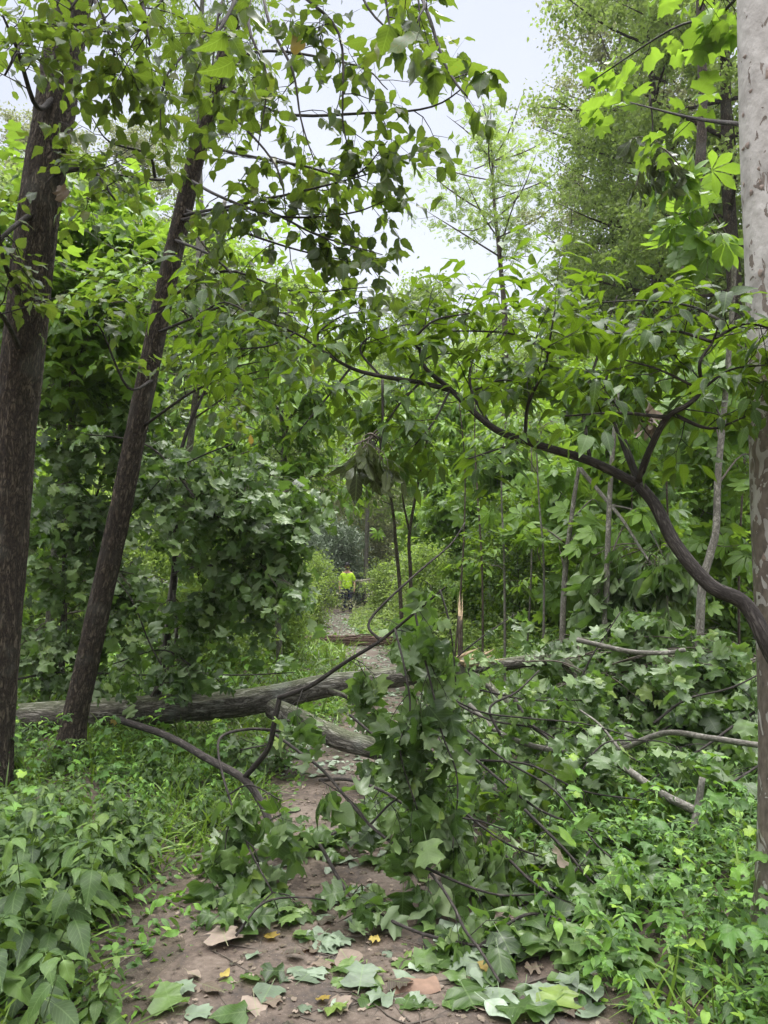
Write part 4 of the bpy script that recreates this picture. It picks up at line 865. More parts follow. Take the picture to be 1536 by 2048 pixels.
place(big_f, 560, 34, 'tall_tree', 'mid-green tree left of the trail, under the drooping toothed leaves', 'tree', FT, .86)
place(mid_b, 835, 33, 'tall_tree', 'small yellow-green treetop at the foot of the sky gap', 'tree', FT, 1.18)
row = [(690, 40, mid_a, 1.02), (930, 38, mid_a, .95), (1060, 34, mid_b, .95), (1130, 40, mid_a, 1.1), (1180, 28, mid_a, .95), (1280, 26, mid_b, .95), (1380, 24, mid_a, .95), (1500, 22, mid_b, .95), (470, 30, mid_b, 1.0), (330, 26, mid_a, .95), (220, 24, mid_b, .95), (90, 20, mid_a, .9), (-30, 18, mid_b, .9), (600, 46, mid_b, 1.1), (780, 50, mid_a, 1.25), (1000, 48, mid_a, 1.3), (1600, 20, mid_a, 1), (860, 60, mid_b, 1.5), (480, 55, mid_a, 1.5), (1150, 58, mid_b, 1.6), (640, 62, mid_a, 1.5)]
WH = lambda px: 'far left' if px < 150 else 'left of the leaning trunk' if px < 300 else 'left of the worker' if px < 650 else 'behind the worker' if px < 800 else 'right of the worker' if px < 1050 else 'below the right-hand canopy' if px < 1300 else 'behind the sycamore side'
for px, d, pr, s in row:
    place(pr, px, d, 'forest_tree', f"{'yellow-green' if pr is mid_b else 'mid-green'} woodland tree, {WH(px)}, {'nearer row' if d < 30 else 'middle row' if d < 45 else 'farthest row'}", 'tree', 'woodland trees in rows behind the clearing', s)
UG = 'understorey saplings on both sides of the trail'
nm = {id(und_a): 'broad-leaved lime', id(und_b): 'hand-shaped-leaf lime', id(und_c): 'dark glossy', id(und_d): 'fine-leaved green'}
und = []
for i in range(74):
    for tr in range(60):
        d = random.uniform(9.5, 27); px = random.uniform(-60, 1600); x = W(px, 1137, d).x
        if abs(x-pathc(d)) < 1.9+.03*d: continue
        if px > 600 and px < 800: continue
        if all((x-a)**2+(d-b)**2 > 1.1 for a, b in und): break
    und.append((x, d)); pr = random.choice((und_a, und_b, und_a, und_b, und_c, und_d, und_d))
    if px < 600 and d < 14 and pr is und_b: pr = und_a
    place(pr, px, d, 'understory_sapling', f"{nm[id(pr)]} sapling {WH(px)}, {'close beyond the fallen trunk' if d < 14 else 'mid-distance' if d < 20 else 'far back'}", 'sapling', UG, random.uniform(.65, 1.05))
for px, d, s in [(650, 37, 1.1), (720, 39, 1.2), (790, 38, 1.0), (560, 36, 1.1), (860, 36, 1.0), (480, 30, .9), (940, 32, 1.0), (400, 26, .9), (1020, 30, 1), (300, 24, .9), (200, 22, .9), (100, 20, .9), (0, 17, .9), (1120, 28, 1), (1230, 26, 1), (1350, 24, 1), (1470, 22, 1), (1580, 20, 1), (610, 44, 1.5), (760, 46, 1.6), (690, 50, 1.7)]:
    place(bush_g, px, d, 'bush', f"dense grey-green bush {WH(px)}, {'near' if d < 25 else 'mid-distance' if d < 34 else 'at the far end of the trail'}", 'bush', 'grey-green bushes closing off the view', s)
for px, d, s, lb in [(645, 33, .95, 'pale silvery bush behind the worker, just left of his head'), (610, 31, .8, 'smallest pale silvery bush, well left of the worker'), (668, 34, 1.05, 'tallest pale silvery bush, directly behind the worker')]:
    place(bush_s, px, d, 'bush', lb, 'bush', 'silvery bushes behind the worker', s*1.25)

for px, d, s, lb in [(585, 15.5, .55, 'low fine-leaved bush left of the trail before the shredded log'), (625, 21, .6, 'low fine-leaved bush close left of the worker'), (770, 22, .5, 'low fine-leaved bush close right of the worker'), (560, 12.5, .5, 'fine-leaved bush left of the trail just past the long log'), (850, 15, .6, 'fine-leaved bush behind the brown-stemmed shrub')]:
    place(und_d, px, d, 'trailside_bush', lb, 'bush', 'low bushes edging the far trail', s)
# trunks standing in the wood
for lb, pts, r0, r1, bk in [
    ('rough dark trunk in the wood behind the arching sapling, partly hidden by leaves', [gy(1322, 13), (1320, 1000, 13), (1335, 800, 13), (1365, 600, 13), (1392, 430, 13), (1405, 200, 13), (1400, -100, 13), (1420, -400, 13)], .16, .05, B_RIDGE),
    ('pale twin-stemmed trunk far back, just right of the worker', [gy(733, 33), (733, 1100, 33), (736, 1000, 33), (742, 860, 33)], .11, .06, B_GREY),
    ('slim dark trunk right of the trail behind the snapped sapling', [gy(1178, 15), (1175, 1100, 15), (1172, 950, 15), (1190, 800, 15)], .08, .06, B_GREY)]:
    blobtree('woodland_tree', lb, 'tree', [(pts, r0, r1)], [(pts[-1][0], pts[-1][1]-60, pts[-1][2], 90, 60, .8, 7)], 'ovate', L_LIME if r0 > .1 and bk is B_RIDGE else L_FAR, K_OV, bk, ntw=4, L=.6, sides=20)

# ------------------------------------------------ far end of the trail
fallen('far_fallen_branch', 'long pale barkless branch fallen level across the trail behind the worker', [
    ([(560, 1168, 30), (620, 1166, 30), (690, 1162, 30.3), (730, 1162, 30.5), (790, 1160, 30.5)], .05, .04, 5, .7)], bark=B_PALE, lm=L_FARG, K=dict(K_TUL, size=.17), kind='simple')
fallen('far_fallen_branch', 'pale forked branch rising to the right behind the worker', [
    ([(715, 1163, 29.5), (755, 1156, 29.5), (768, 1142, 29.5), (782, 1126, 29.5)], .05, .03, 2, .6), ([(718, 1166, 29.4), (790, 1163, 29.4)], .045, .03, 2, .5)], bark=B_PALE, lm=L_FARG, K=dict(K_TUL, size=.17), kind='simple')
fallen('brush_heap', 'leafy heap of cut branches in front of the worker\'s legs', [
    ([(640, 1205, 27.5), (680, 1190, 27.4), (740, 1183, 27.4), (790, 1190, 27.4)], .03, .015, 12, .8), ([(600, 1200, 28), (640, 1185, 27.6), (700, 1196, 27.5)], .03, .015, 9, .8),
    ([(560, 1205, 27), (600, 1190, 27), (650, 1200, 26.8)], .03, .015, 9, .8), ([(720, 1200, 28.5), (780, 1178, 28.6), (830, 1180, 28.6)], .03, .015, 10, .8)],
    lm=L_FARG, K=dict(K_TUL, size=.12, step=.09), kind='simple', bark=B_DARK, cat='brush heap')
# shredded log across the trail
P, r = limb([(575, 1290, 16.2), (640, 1284, 16.2), (700, 1284, 16.2), (800, 1286, 16.2)], .13, .13, 6)
base = Vector(P[0]); o = empty('shredded_log', base, 'red-brown log with shredded bark lying across the trail before the worker', 'log')
tubesobj('log', [(P, r)], B_RED, o, base, sides=28, rough=.14)
S = []
for i in range(46):
    a = W(random.uniform(600, 760), random.uniform(1272, 1296), random.uniform(15.6, 16.1)); a.z = max(a.z, float(gh(a.x, a.y))+.03)
    b = a+Vector((random.uniform(.4, 1.0)*random.choice((-1, 1)), random.gauss(0, .12), random.gauss(0, .03))); S.append(([a, a.lerp(b, .5)+rv(.02), b], [.010, .013, .005]))
for P_, r_ in S:
    for v in P_: v.z = max(v.z, float(gh(v.x, v.y))+.02)
tubesobj('bark_strips', S, B_RED, o, base, sides=4)
# uprooted root plate
c = W(478, 1185, 15); o = empty('root_plate', c, 'uprooted brown root plate with tangled roots left of the trail', 'roots')
S = []
for i in range(70):
    d = Vector((random.gauss(0, 1), random.gauss(0, .5), random.gauss(0, 1))).normalized(); a = c+d*.15
    S.append((walk(a, d, random.uniform(.4, .95), .5, .1, 5), list(np.linspace(random.uniform(.015, .035), .004, 6))))
tubesobj('roots', S, B_RED, o, c, sides=5)
n = 220; aa = rng.random(n)*6.28; V, F = [], []
bmv = []
for i in range(9):
    for j in range(16):
        th = j/16*6.283; rr = .52*math.sin(math.pi*min(.999, (i+.0)/8)*.5)*(1+.18*math.sin(5*th+i)+.1*random.random()); bmv.append((rr*math.cos(th), .28*math.cos(math.pi*i/16)*(1+.15*random.random())-.28, rr*math.sin(th)))
F = [(i*16+j, i*16+(j+1) % 16, (i+1)*16+(j+1) % 16, (i+1)*16+j) for i in range(8) for j in range(16)]
so_ = link('soil_clod', mesh('soil_clod', np.array(bmv), F, 4, None, None, True), M_SOIL, o)

# ------------------------------------------------ the worker
def skin_obj(name, V, E, Rr, mat, parent, sub=2, roots=(0,)):
    me = bpy.data.meshes.new(name); me.from_pydata(V, E, []); o = bpy.data.objects.new(name, me); COL.objects.link(o)
    m = o.modifiers.new('skin', 'SKIN'); m.use_smooth_shade = True; o.modifiers.new('sub', 'SUBSURF').levels = sub; o.modifiers['sub'].render_levels = sub
    for i, r in enumerate(Rr): me.skin_vertices[0].data[i].radius = r if isinstance(r, tuple) else (r, r)
    for i in roots: me.skin_vertices[0].data[i].use_root = True
    dg = bpy.context.evaluated_depsgraph_get(); dg.update(); me2 = bpy.data.meshes.new_from_object(o.evaluated_get(dg)); bpy.data.objects.remove(o)
    for p in me2.polygons: p.use_smooth = True
    me2.materials.clear(); return link(name, me2, mat, parent)
M_SKIN = plain('skin', (.46, .26, .19), .55, 0, 12, .08); M_SHIRT = plain('hi_vis_shirt', (.50, .80, .03), .8, .01, 9, .10)
M_JEAN = plain('navy_trousers', (.016, .024, .055), .85, .01, 14, .3); M_CAP = plain('black_cap', (.012, .012, .013), .7); M_HAIR = plain('dark_beard', (.02, .014, .01), .9); M_BOOT = plain('brown_boots', (.04, .03, .022), .7)
pp = W(694, 1222, 28.6); ox, oy = pp.x, 28.6; per = empty('person', (ox, oy, float(gh(ox, oy))+.01), 'man in neon yellow-green T-shirt, black cap and navy trousers standing on the trail, arms down', 'person')
V = [(0, 0, .98), (0, 0, 1.15), (0, .01, 1.32), (0, .01, 1.44), (0, .0, 1.52), (0, -.01, 1.58), (0, -.015, 1.67), (0, -.01, 1.77)]
E = [(i, i+1) for i in range(7)]; Rr = [(.16, .11), (.15, .10), (.17, .11), (.12, .085), (.055, .06), (.062, .075), (.09, .108), (.075, .09)]
def chain(start, pts, rads):
    k = start
    for p, r in zip(pts, rads): V.append(p); Rr.append(r); E.append((k, len(V)-1)); k = len(V)-1
    return k
for s in (-1, 1):
    h = chain(3, [(.17*s, .01, 1.42), (.225*s, .02, 1.28), (.265*s, .02, 1.13), (.275*s, -.02, 1.0), (.275*s, -.06, .88), (.272*s, -.075, .83), (.268*s, -.085, .79)], [.06, .052, .045, .038, .028, (.022, .036), (.018, .04)])
    for f, (dy, L) in enumerate(((-.032, .075), (-.011, .085), (.011, .08), (.03, .062))):
        chain(h, [(.268*s, -.088+dy, .765), (.262*s, -.090+dy, .765-L*.5), (.250*s, -.093+dy, .765-L)], [.010, .0095, .008])
    chain(h-1, [(.262*s, -.12, .80), (.256*s, -.132, .765)], [.011, .009])
    chain(0, [(.10*s, 0, .90), (.115*s, -.01, .52), (.125*s, .01, .12), (.13*s, -.06, .05)], [.095, .06, .042, .04])
body = skin_obj('body', V, E, Rr, M_SKIN, per, 2)
def ellip(name, c, r, mat, parent, n=20, m=12, cut=None, squash=None):
    V = []; 
    for i in range(m+1):
        ph = math.pi*i/m
        for j in range(n):
            th = 2*math.pi*j/n; z = math.cos(ph); x = math.sin(ph)*math.cos(th); y = math.sin(ph)*math.sin(th)
            if cut is not None and z < cut: z = cut
            V.append((c[0]+r[0]*x, c[1]+r[1]*y, c[2]+r[2]*z))
    F = [(i*n+j, i*n+(j+1) % n, (i+1)*n+(j+1) % n, (i+1)*n+j) for i in range(m) for j in range(n)]
    return link(name, mesh(name, V, [f[::-1] for f in F], 4, None, None, True), mat, parent)
cap = ellip('cap', (0, -.005, 1.745), (.10, .118, .095), M_CAP, per, cut=-.1)
ellip('cap_brim', (0, -.12, 1.73), (.075, .075, .010), M_CAP, cap)
ellip('beard', (0, -.068, 1.595), (.055, .05, .04), M_HAIR, per)
ellip('nose', (0, -.115, 1.655), (.014, .02, .022), M_SKIN, body)
for s in (-1, 1):
    ellip('ear', (.08*s, .0, 1.655), (.012, .02, .032), M_SKIN, body); ellip('eye', (.03*s, -.098, 1.68), (.013, .01, .008), M_HAIR, body)
ellip('mouth', (0, -.119, 1.612), (.022, .006, .006), M_SKIN, body)
V = [(0, 0, .80), (0, -.005, 1.02), (0, 0, 1.24), (0, .01, 1.39), (0, .01, 1.49)]; E = [(i, i+1) for i in range(4)]; Rr = [(.215, .16), (.205, .145), (.205, .14), (.19, .12), (.115, .095)]
for s in (-1, 1): chain(3, [(.185*s, .01, 1.365), (.238*s, .015, 1.27), (.27*s, .018, 1.13)], [.078, .078, .082])
skin_obj('t_shirt', V, E, Rr, M_SHIRT, per, 2)
V = [(0, 0, 1.06), (0, .0, .90)]; E = [(0, 1)]; Rr = [(.17, .12), (.17, .12)]
for s in (-1, 1): chain(1, [(.105*s, 0, .80), (.115*s, -.01, .52), (.125*s, .01, .28), (.128*s, .0, .07)], [.115, .085, .078, .075])
skin_obj('trousers', V, E, Rr, M_JEAN, per, 2)
for s in (-1, 1): ellip('boot', (.13*s, -.05, .05), (.055, .14, .055), M_BOOT, per)

# ------------------------------------------------ undergrowth
def plant_proto(stems, hgt, kind, size, step, mat, spread=.25, pair=True, droop=-.25, stemr=.004, smat=M_STEM, taper=True):
    o = bpy.data.objects.new('plant', None); COL.objects.link(o); S, P, Y, Z, SS = [], [], [], [], []
    for s in range(stems):
        a = random.random()*6.28; h = hgt*random.uniform(.65, 1.1); b = Vector((math.cos(a), math.sin(a), 0))*random.random()*spread*.4
        pts = walk(b-Vector((0, 0, .03)), Vector((math.cos(a)*spread, math.sin(a)*spread, 1)), h, .12, 0, 7); S.append((pts, list(np.linspace(stemr, stemr*.4, 8))))
        m = int(h/step); rot = random.random()*3
        for i in range(m):
            f = .22+.78*(i+1)/m; t_ = f*7; j = min(int(t_), 6); q = pts[j].lerp(pts[j+1], min(1, t_-j)); rot += 1.57+random.gauss(0, .2)
            for k in ((0, math.pi) if pair else (0,)):
                ph = rot+k; sz = size*(1.15-.65*f if taper else 1)*random.uniform(.8, 1.15)
                P.append(tuple(q)); Y.append((math.cos(ph), math.sin(ph), droop+random.gauss(0, .2))); Z.append((random.gauss(0, .2), random.gauss(0, .2), 1)); SS.append(sz)
        for k in range(3):
            P.append(tuple(pts[-1])); Y.append((math.cos(rot+k*2.1), math.sin(rot+k*2.1), .15)); Z.append((0, 0, 1)); SS.append(size*.4)
    tubesobj('stem', S, smat, o, None, sides=4); leafobj('leaves', kind, P, Y, Z, SS, mat, o); return o
net = [plant_proto(2, .62, 'nettle', .16, .085, L_NETTLE, droop=-.1), plant_proto(3, .55, 'nettle', .15, .075, L_NETTLE, droop=-.15), plant_proto(2, .72, 'nettle', .178, .10, L_NETTLE, droop=-.2), plant_proto(4, .42, 'nettle', .12, .06, L_NETTLE, droop=-.1)]
herb = [plant_proto(7, .34, 'ovate', .085, .045, L_SEED, .6, stemr=.0025), plant_proto(6, .30, 'tri', .11, .05, L_SEED, .6, False, stemr=.0025), plant_proto(8, .26, 'nettle', .07, .04, L_SEED, .7, stemr=.002), plant_proto(5, .38, 'lance', .12, .04, L_SEED, .5, False, stemr=.0025)]
seed = [plant_proto(3, .5, 'palm', .22, .12, L_LIME, .5, False, stemr=.003), plant_proto(2, .55, 'tulip', .13, .09, L_SEED, .4, False, stemr=.003)]
def putp(pr, x, y, name, label, cat, group, s):
    o = pr if pr.name not in used else copy_tree(pr)
    o.location = (x, y, float(gh(x, y))); o.rotation_euler = (0, 0, random.random()*6.28); o.scale = (s, s, s*random.uniform(.9, 1.1)); o.name = name; used.add(o.name)
    return tag(o, label, cat, group)
def scatter(n, fx, cond, mind, tries=4000):
    out = []
    for _ in range(tries):
        if len(out) >= n: break
        x, y = fx()
        if cond(x, y) and all((x-a)**2+(y-b)**2 > mind**2 for a, b in out): out.append((x, y))
    return out
def side(x, y): return x-pathc(y)
def near(y): return 'at very front' if y < 2.75 else 'close to front' if y < 3.2 else 'near front' if y < 3.7 else 'a step back' if y < 4.3 else 'part way back' if y < 5.4 else 'before fallen trunk'
nl = scatter(60, lambda: (random.uniform(-2.2, -.8), random.uniform(2.25, 4.3)), lambda x, y: side(x, y) < -pathw(y)-.32 and abs(x) < .56*y+.2, .14)
nl += scatter(100, lambda: (random.uniform(-3.2, -.75), random.uniform(2.15, 6.4)), lambda x, y: side(x, y) < -pathw(y)-.05-.10*random.random() and abs(x) < .56*y+.35, .15)
for x, y in nl:
    sd = -side(x, y); big = sd > 1.0 and random.random() < .85 and y < 5.0
    pr = random.choice(net[:3]) if big else random.choice((net[3], net[3], herb[2], herb[0], herb[1], seed[1]))
    kn = 'broad toothed-leaf' if pr in net[:3] else 'small toothed-leaf' if pr is net[3] else 'lobed-leaf' if pr is seed[1] else 'fine-leaved'
    putp(pr, x, y, 'leafy_plant', f"{'tall' if pr in (net[0], net[2]) else 'low'} {kn} plant left of trail, {'at its edge' if sd < 1.0 else 'inner verge' if sd < 1.3 else 'mid verge' if sd < 1.65 else 'outer verge' if sd < 2.0 else 'by photo edge'}, {near(y)}", 'plant', 'leafy plants crowding the left verge', min(random.uniform(.7, 1.15), (1.56-.25*y)/{id(net[0]): .66, id(net[1]): .6, id(net[2]): .78}[id(pr)]*random.uniform(.72, 1)) if big else random.uniform(.6, .95))
nr = scatter(150, lambda: (random.uniform(.5, 3.2), random.uniform(2.2, 6.2)), lambda x, y: side(x, y) > pathw(y)+.12 and abs(x) < .56*y+.35, .145)
for x, y in nr:
    sd = side(x, y); pr = random.choice(herb+[herb[0], herb[1]]) if random.random() < .9 else seed[1]
    kn = {id(herb[0]): 'oval-leaved', id(herb[1]): 'three-leaflet', id(herb[2]): 'small toothed-leaf', id(herb[3]): 'narrow-leaved', id(seed[1]): 'lobed-leaf'}[id(pr)]
    putp(pr, x, y, 'herb', f"{kn} herb right of trail, {'at its edge' if sd < 1.1 else 'mid verge' if sd < 1.5 else 'deep in verge' if sd < 1.95 else 'by photo edge'}, {near(y)}", 'plant', 'low herbs covering the right verge', random.uniform(.7, 1.05))
ns = scatter(60, lambda: (random.uniform(-9, 9), random.uniform(7.5, 17)), lambda x, y: abs(side(x, y)) > pathw(y)+.4 and abs(x) < .56*y, .45)
for x, y in ns:
    pr = random.choice(seed+[net[0], net[2]]); kn = {id(seed[0]): 'hand-shaped-leaf', id(seed[1]): 'lobed-leaf'}.get(id(pr), 'toothed-leaf')
    putp(pr, x, y, 'seedling', f"{kn} seedling {'left' if side(x, y) < 0 else 'right'} of trail, {'just beyond fallen trunk' if y < 10.5 else 'farther back'}{', beside path' if abs(side(x, y)) < 2 else ', deep in wood' if abs(side(x,y)) > 4 else ''}", 'plant', 'seedlings growing beyond the fallen trunk', random.uniform(.9, 1.5))

def cover(name, label, n, xr, yr, kind, mat, size, hmax, cond, cat, up=0.3, power=1.6, yp=1.0):
    x = rng.uniform(*xr, n*3); y = yr[0]+(yr[1]-yr[0])*rng.random(n*3)**yp
    k = cond(x, y, rng.random(n*3)) & (np.abs(x) < .6*y+1.2); x, y = x[k][:n], y[k][:n]; n = len(x)
    dx = np.abs(x-pathc(y))-pathw(y); hh = hmax*(.25+.75*smooth(0, .9, dx))*(.55+.45*np.sin(x*2.1+y*1.1)*np.sin(y*1.7-x))
    z = gh(x, y)+hh*rng.random(n)**power+.01
    Y = rng.normal(size=(n, 3)); Y[:, 2] = Y[:, 2]*.3+(up if kind == 'grass' else -.15)
    if kind == 'grass': z = gh(x, y)-.01
    Z = rng.normal(size=(n, 3))*.45+np.array([0, 0, 1])
    o = leafobj(name, kind, np.stack([x, y, z], 1), Y, Z, size*rng.uniform(.6, 1.2, n), mat)
    return tag(o, label, cat, kind='stuff')
off = lambda m: (lambda x, y, q: (np.abs(x-pathc(y)) > pathw(y)+m-.35*q))
cover('ground_cover', 'low mixed leafy ground cover on both verges of the trail in front', 19000, (-4, 4), (2.1, 9), 'ovate', L_SEED, .058, .20, off(.12), 'ground cover', yp=1.2)
cover('ground_cover', 'thick green ground cover beyond the fallen trunk', 30000, (-14, 14), (8.5, 24), 'simple', L_SEED, .12, .40, off(.05), 'ground cover', yp=1.3)
cover('ground_cover', 'distant leafy undergrowth around the end of the trail', 26000, (-30, 30), (22, 52), 'simple', L_FARG, .22, .7, lambda x, y, q: (np.abs(x-pathc(y)) > pathw(y)) | (y > 29.5), 'ground cover', yp=1.1)
def yc(x, y, q): return (side(x, y) > pathw(y)+.05-.2*q) & (side(x, y) < 2.6)
cover('yellow_green_herbs', 'bright yellow-green herb patch right of the trail before the worker', 9000, (-2.2, 4), (12.5, 28), 'simple', L_FARY, .10, .95, yc, 'ground cover', power=1.0)
cover('grass', 'thin blades of grass along both edges of the dirt', 13000, (-3.4, 3), (2.2, 8), 'grass', L_GRASS, .27, .2, lambda x, y, q: (np.abs(x-pathc(y)) > pathw(y)-.05+.5*q**2) & (np.sin(x*3+1)*np.sin(y*2.2)+q > .35), 'grass', up=1.1)
cover('grass', 'pale green grass beyond the fallen trunk left of the trail', 9000, (-5, 5), (8, 16), 'grass', L_GRASS, .42, .2, off(.05), 'grass', up=1.2)
# leaf litter: crumbs and bits nobody could count
n = 5200; y = 2.1+9*rng.random(n)**1.4; x = pathc(y)+rng.normal(size=n)*.75; z = gh(x, y)+.018+.004*rng.random(n)
tag(leafobj('leaf_litter', 'ground', np.stack([x, y, z], 1), rng.normal(size=(n, 3))*[1, 1, .08], np.array([0, 0, 1])+rng.normal(size=(n, 3))*.15, rng.uniform(.008, .03, n), L_BROWN), 'small brown leaf crumbs scattered over the dirt', 'leaf litter', kind='stuff')
n = 2400; y = 6+22*rng.random(n)**1.2; x = pathc(y)+rng.normal(size=n)*.6; z = gh(x, y)+.02
tag(leafobj('leaf_litter', 'simple', np.stack([x, y, z], 1), rng.normal(size=(n, 3))*[1, 1, .1], np.array([0, 0, 1])+rng.normal(size=(n, 3))*.2, rng.uniform(.04, .12, n), L_SILVER), 'pale green torn leaves strewn along the far stretch of trail', 'leaf litter', kind='stuff')

# fallen leaves lying on the dirt: each one an object
FL = {}
def fleaf(px, py, kind='green', s=.15, lift=.0, rz=None, tilt=.0, label=None, name='fallen_leaf'):
    mat = {'green': L_TULIP, 'pale': L_SILVER, 'yellow': L_YELLOW, 'brown': L_BROWN, 'lime': L_LIME}[kind]
    v = random.randrange(len(T['ground']))
    key = (kind, v, random.randrange(2))
    if key not in FL:
        V, F, C = T['ground'][v]; C = np.column_stack([C[:, :2], np.full(len(C), random.random())]); V = V.copy(); V[:, 1] -= .5
        V[:, 2] -= V[:, 2].min(); me = mesh('fallen_leaf', V, F, 3, C, 'lc', True); me.materials.append(mat); FL[key] = me
    me = FL[key]; d = CAM_Z*FPX/(py-1137)
    for _ in range(3): q = W(px, py, d); d *= (CAM_Z-float(gh(q.x, d)))/(CAM_Z-q.z)
    q = W(px, py, d); o = bpy.data.objects.new(name, me); COL.objects.link(o); o.location = (q.x, q.y, float(gh(q.x, q.y))+.012+lift); o.scale = (s, s*random.uniform(.8, 1.15), s*random.uniform(.5, 1.3))
    o.rotation_euler = (random.gauss(0, .10)+tilt, random.gauss(0, .10), random.random()*6.28 if rz is None else rz)
    zone = ('far left' if px < 520 else 'left' if px < 660 else 'middle' if px < 820 else 'right' if px < 980 else 'far right')+' of the dirt '+('at the bottom edge' if py > 1960 else 'near the front' if py > 1840 else 'below the hanging branch' if py > 1720 else 'under the branches')
    cn_ = {'green': 'grey-green lobed', 'pale': 'pale-backed', 'yellow': 'yellow', 'brown': 'dry brown', 'lime': 'bright green'}[kind]
    return tag(o, label or f"{'small' if s < .08 else 'large' if s > .115 else 'mid-sized'} {cn_} fallen leaf, {zone}", 'leaf', 'fallen leaves scattered on the dirt')
spots = [(510, 1975, .17), (540, 1990, .15), (560, 1960, .12), (735, 1960, .16), (720, 1985, .15), (755, 1995, .13), (690, 1940, .14), (960, 1985, .16), (1000, 2000, .17), (940, 2025, .16), (1050, 1985, .15), (1090, 2010, .15), (1010, 1960, .13), (1060, 2035, .16), (880, 1945, .13), (900, 1925, .14), (860, 1940, .13), (620, 1885, .12), (640, 1895, .13), (600, 1875, .13), (500, 1870, .15), (520, 1850, .14), (560, 1840, .13), (585, 1850, .12), (500, 1920, .10), (590, 1950, .10), (630, 1965, .09), (340, 2030, .16), (480, 2045, .14), (380, 2035, .12), (700, 1870, .10), (850, 1870, .11), (900, 1900, .13), (940, 1935, .12), (1120, 1975, .14), (980, 1940, .13)]
for px, py, s in spots: fleaf(px, py, random.choice(('green', 'green', 'pale')), s*random.uniform(.72, .95), lift=random.random()*.01)
for i in range(72):
    py = 1720+320*random.random(); cx = 760+(py-1720)*.05; px = random.gauss(cx, 190+(py-1720)*.45)
    if abs(px-cx) > 480: px = random.uniform(500, 1100)
    fleaf(px, py, random.choices(('green', 'pale', 'brown', 'yellow', 'lime'), (5, 4, 1.8, .12, .3))[0], random.uniform(.045, .125), lift=random.random()*.006)
for i in range(45):
    fleaf(random.uniform(640, 900), random.uniform(1560, 1740), random.choice(('green', 'pale', 'pale', 'brown')), random.uniform(.08, .14))
for i in range(34):
    fleaf(random.gauss(860, 190), random.uniform(1770, 2045), random.choice(('green', 'pale', 'pale', 'green', 'brown')), random.uniform(.06, .12), lift=random.random()*.008)
for i in range(34):
    fleaf(random.uniform(900, 1180), random.uniform(1880, 2040), random.choice(('green', 'pale')), random.uniform(.09, .16), lift=random.random()*.02)
for px, py, s, k in [(988, 1958, .10, 'yellow'), (545, 1888, .06, 'yellow'), (755, 1892, .045, 'yellow'), (445, 1970, .06, 'yellow'), (640, 2012, .05, 'yellow'), (410, 1990, .09, 'brown'), (450, 1900, .14, 'brown'), (590, 1922, .08, 'brown'), (1125, 1790, .15, 'brown'), (380, 1960, .08, 'brown'), (700, 1940, .13, 'brown'), (790, 1985, .09, 'brown')]:
    z = 'large curled dry brown leaf caught in the herbs right of the dirt' if px == 1125 else None
    o = fleaf(px, py, k, s, lift=.13 if px == 1125 else .016, label=z)
    if px == 1125: o.rotation_euler = (.7, .3, 1.0)
# peeled piece of bark on the dirt
q = W(830, 1938, 3.07); P = np.array([[math.cos(a)*.05*(1+.15*math.sin(a*3)), l, math.sin(a)*.022] for l in np.linspace(-.09, .09, 9) for a in np.linspace(.3, 2.84, 9)]); P[:, 0] += .012*np.sin(P[:, 1]*40)+rng.normal(size=len(P))*.0015
F = [(i*9+j, i*9+j+1, (i+1)*9+j+1, (i+1)*9+j) for i in range(8) for j in range(8)]
o = link('bark_piece', mesh('bark_piece', P, F, 4, P*1, 'bk', True), plain('tan_bark', (.20, .125, .085), .8, .003, 30, .2)); o.location = (q.x, q.y, float(gh(q.x, q.y))+.012); o.rotation_euler = (0, 0, 1.75); tag(o, 'tan curved piece of peeled bark lying on the front of the trail', 'bark')
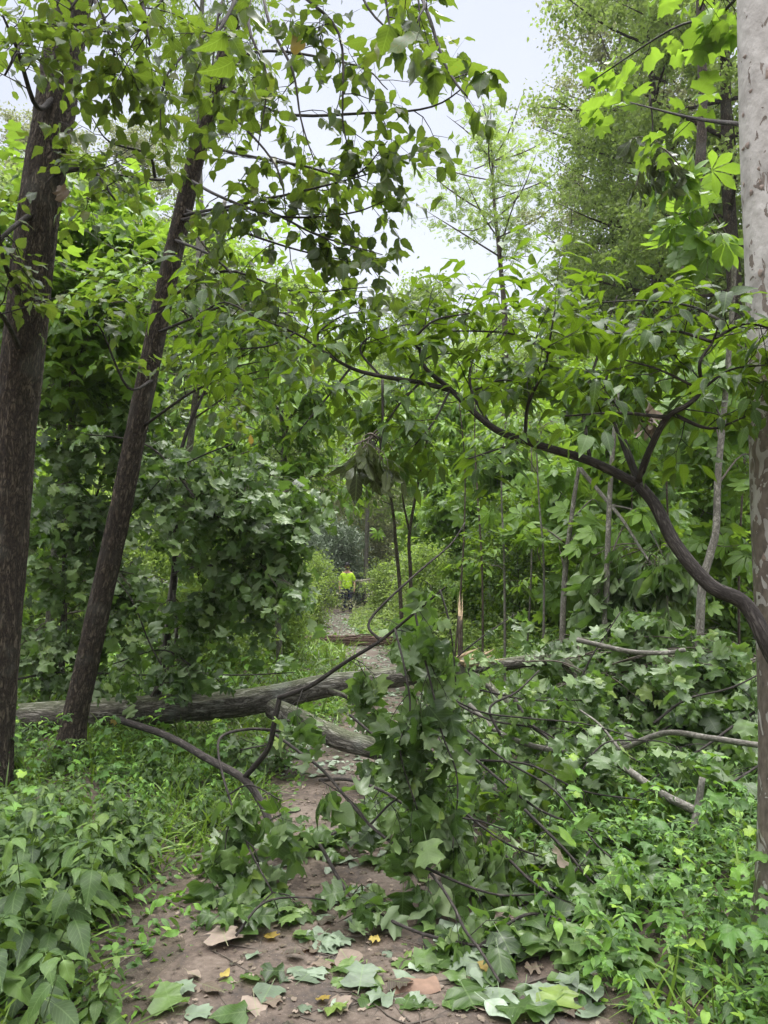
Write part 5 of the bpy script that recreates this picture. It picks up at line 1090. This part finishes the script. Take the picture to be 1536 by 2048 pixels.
# twigs lying on the dirt
for i in range(60):
    py = random.uniform(1700, 2040); px = random.gauss(700, 190); d = CAM_Z*FPX/(py-1137); q = W(px, py, d); a = random.random()*3.14; L = random.uniform(.08, .38)
    pts = walk((0, 0, 0), (math.cos(a), math.sin(a), 0), L, .35, 0, 6)
    pts = [Vector((p.x, p.y, float(gh(q.x+p.x, q.y+p.y))-float(gh(q.x, q.y))+.012+abs(p.z)*.12)) for p in pts]; S = [(pts, list(np.linspace(.0045, .0018, 7)))]
    o = tubesobj('twig', S, M_TWIG, None, None, sides=5); o.location = (q.x, q.y, float(gh(q.x, q.y)))
    tag(o, f"{'long' if L > .25 else 'short'} bare brown twig lying on the dirt, {'left' if px < 640 else 'middle' if px < 860 else 'right'}, {'at the front' if py > 1880 else 'under the hanging branches'}", 'twig', 'bare twigs on the dirt')
# small green fruit
q = W(545, 1738, 4.1); o = ellip('fruit', (0, 0, 0), (.018, .018, .018), plain('green_fruit', (.16, .24, .10), .5), None); o.location = (q.x, q.y, float(gh(q.x, q.y))+.018); tag(o, 'small round green fruit lying at the left edge of the dirt', 'fruit')
# lone coloured leaves in the trees
for px, py, d, k, s, lb in [(597, 95, 4.1, 'yellow', .10, 'single orange-yellow leaf hanging high against the sky'), (125, 392, 4.9, 'brown', .10, 'brown dead leaf beside the far left trunk'), (502, 886, 5.6, 'yellow', .07, 'tiny yellow leaf caught in the grey-green foliage'), (232, 1443, 6.3, 'yellow', .07, 'orange leaf on the end of the dark forked branch'), (1165, 1655, 3.9, 'lime', .12, 'bright lime leaf lit above the right-hand herbs'), (1145, 1690, 3.85, 'lime', .12, 'bright lime leaf just left of the other lit one')]:
    o = fleaf(640, 1900, k, s, name='lone_leaf'); o.location = W(px, py, d); o.rotation_euler = (1.3, random.gauss(0, .4), 2.9) if k != 'lime' else (.6, 0, random.random()*6); tag(o, lb, 'leaf'); del o['group']

# ------------------------------------------------ haze volume, added to lift the darkness of the far trees
me = bpy.data.meshes.new('haze'); x0, x1, y0, y1, z0, z1 = -151, 151, -31, 261, -1.2, 34
me.from_pydata([(x, y, z) for z in (z0, z1) for y in (y0, y1) for x in (x0, x1)], [], [(0, 2, 3, 1), (4, 5, 7, 6), (0, 1, 5, 4), (1, 3, 7, 5), (3, 2, 6, 7), (2, 0, 4, 6)])
hz, t = newmat('haze_air'); pv = N(t, 'ShaderNodeVolumePrincipled'); pv.inputs['Color'].default_value = (.93, .95, 1, 1); pv.inputs['Density'].default_value = HAZE
o_ = N(t, 'ShaderNodeOutputMaterial'); t.links.new(pv.outputs[0], o_.inputs['Volume'])
tag(link('haze', me, hz), 'thin added haze paling the far trees', 'haze', kind='stuff')
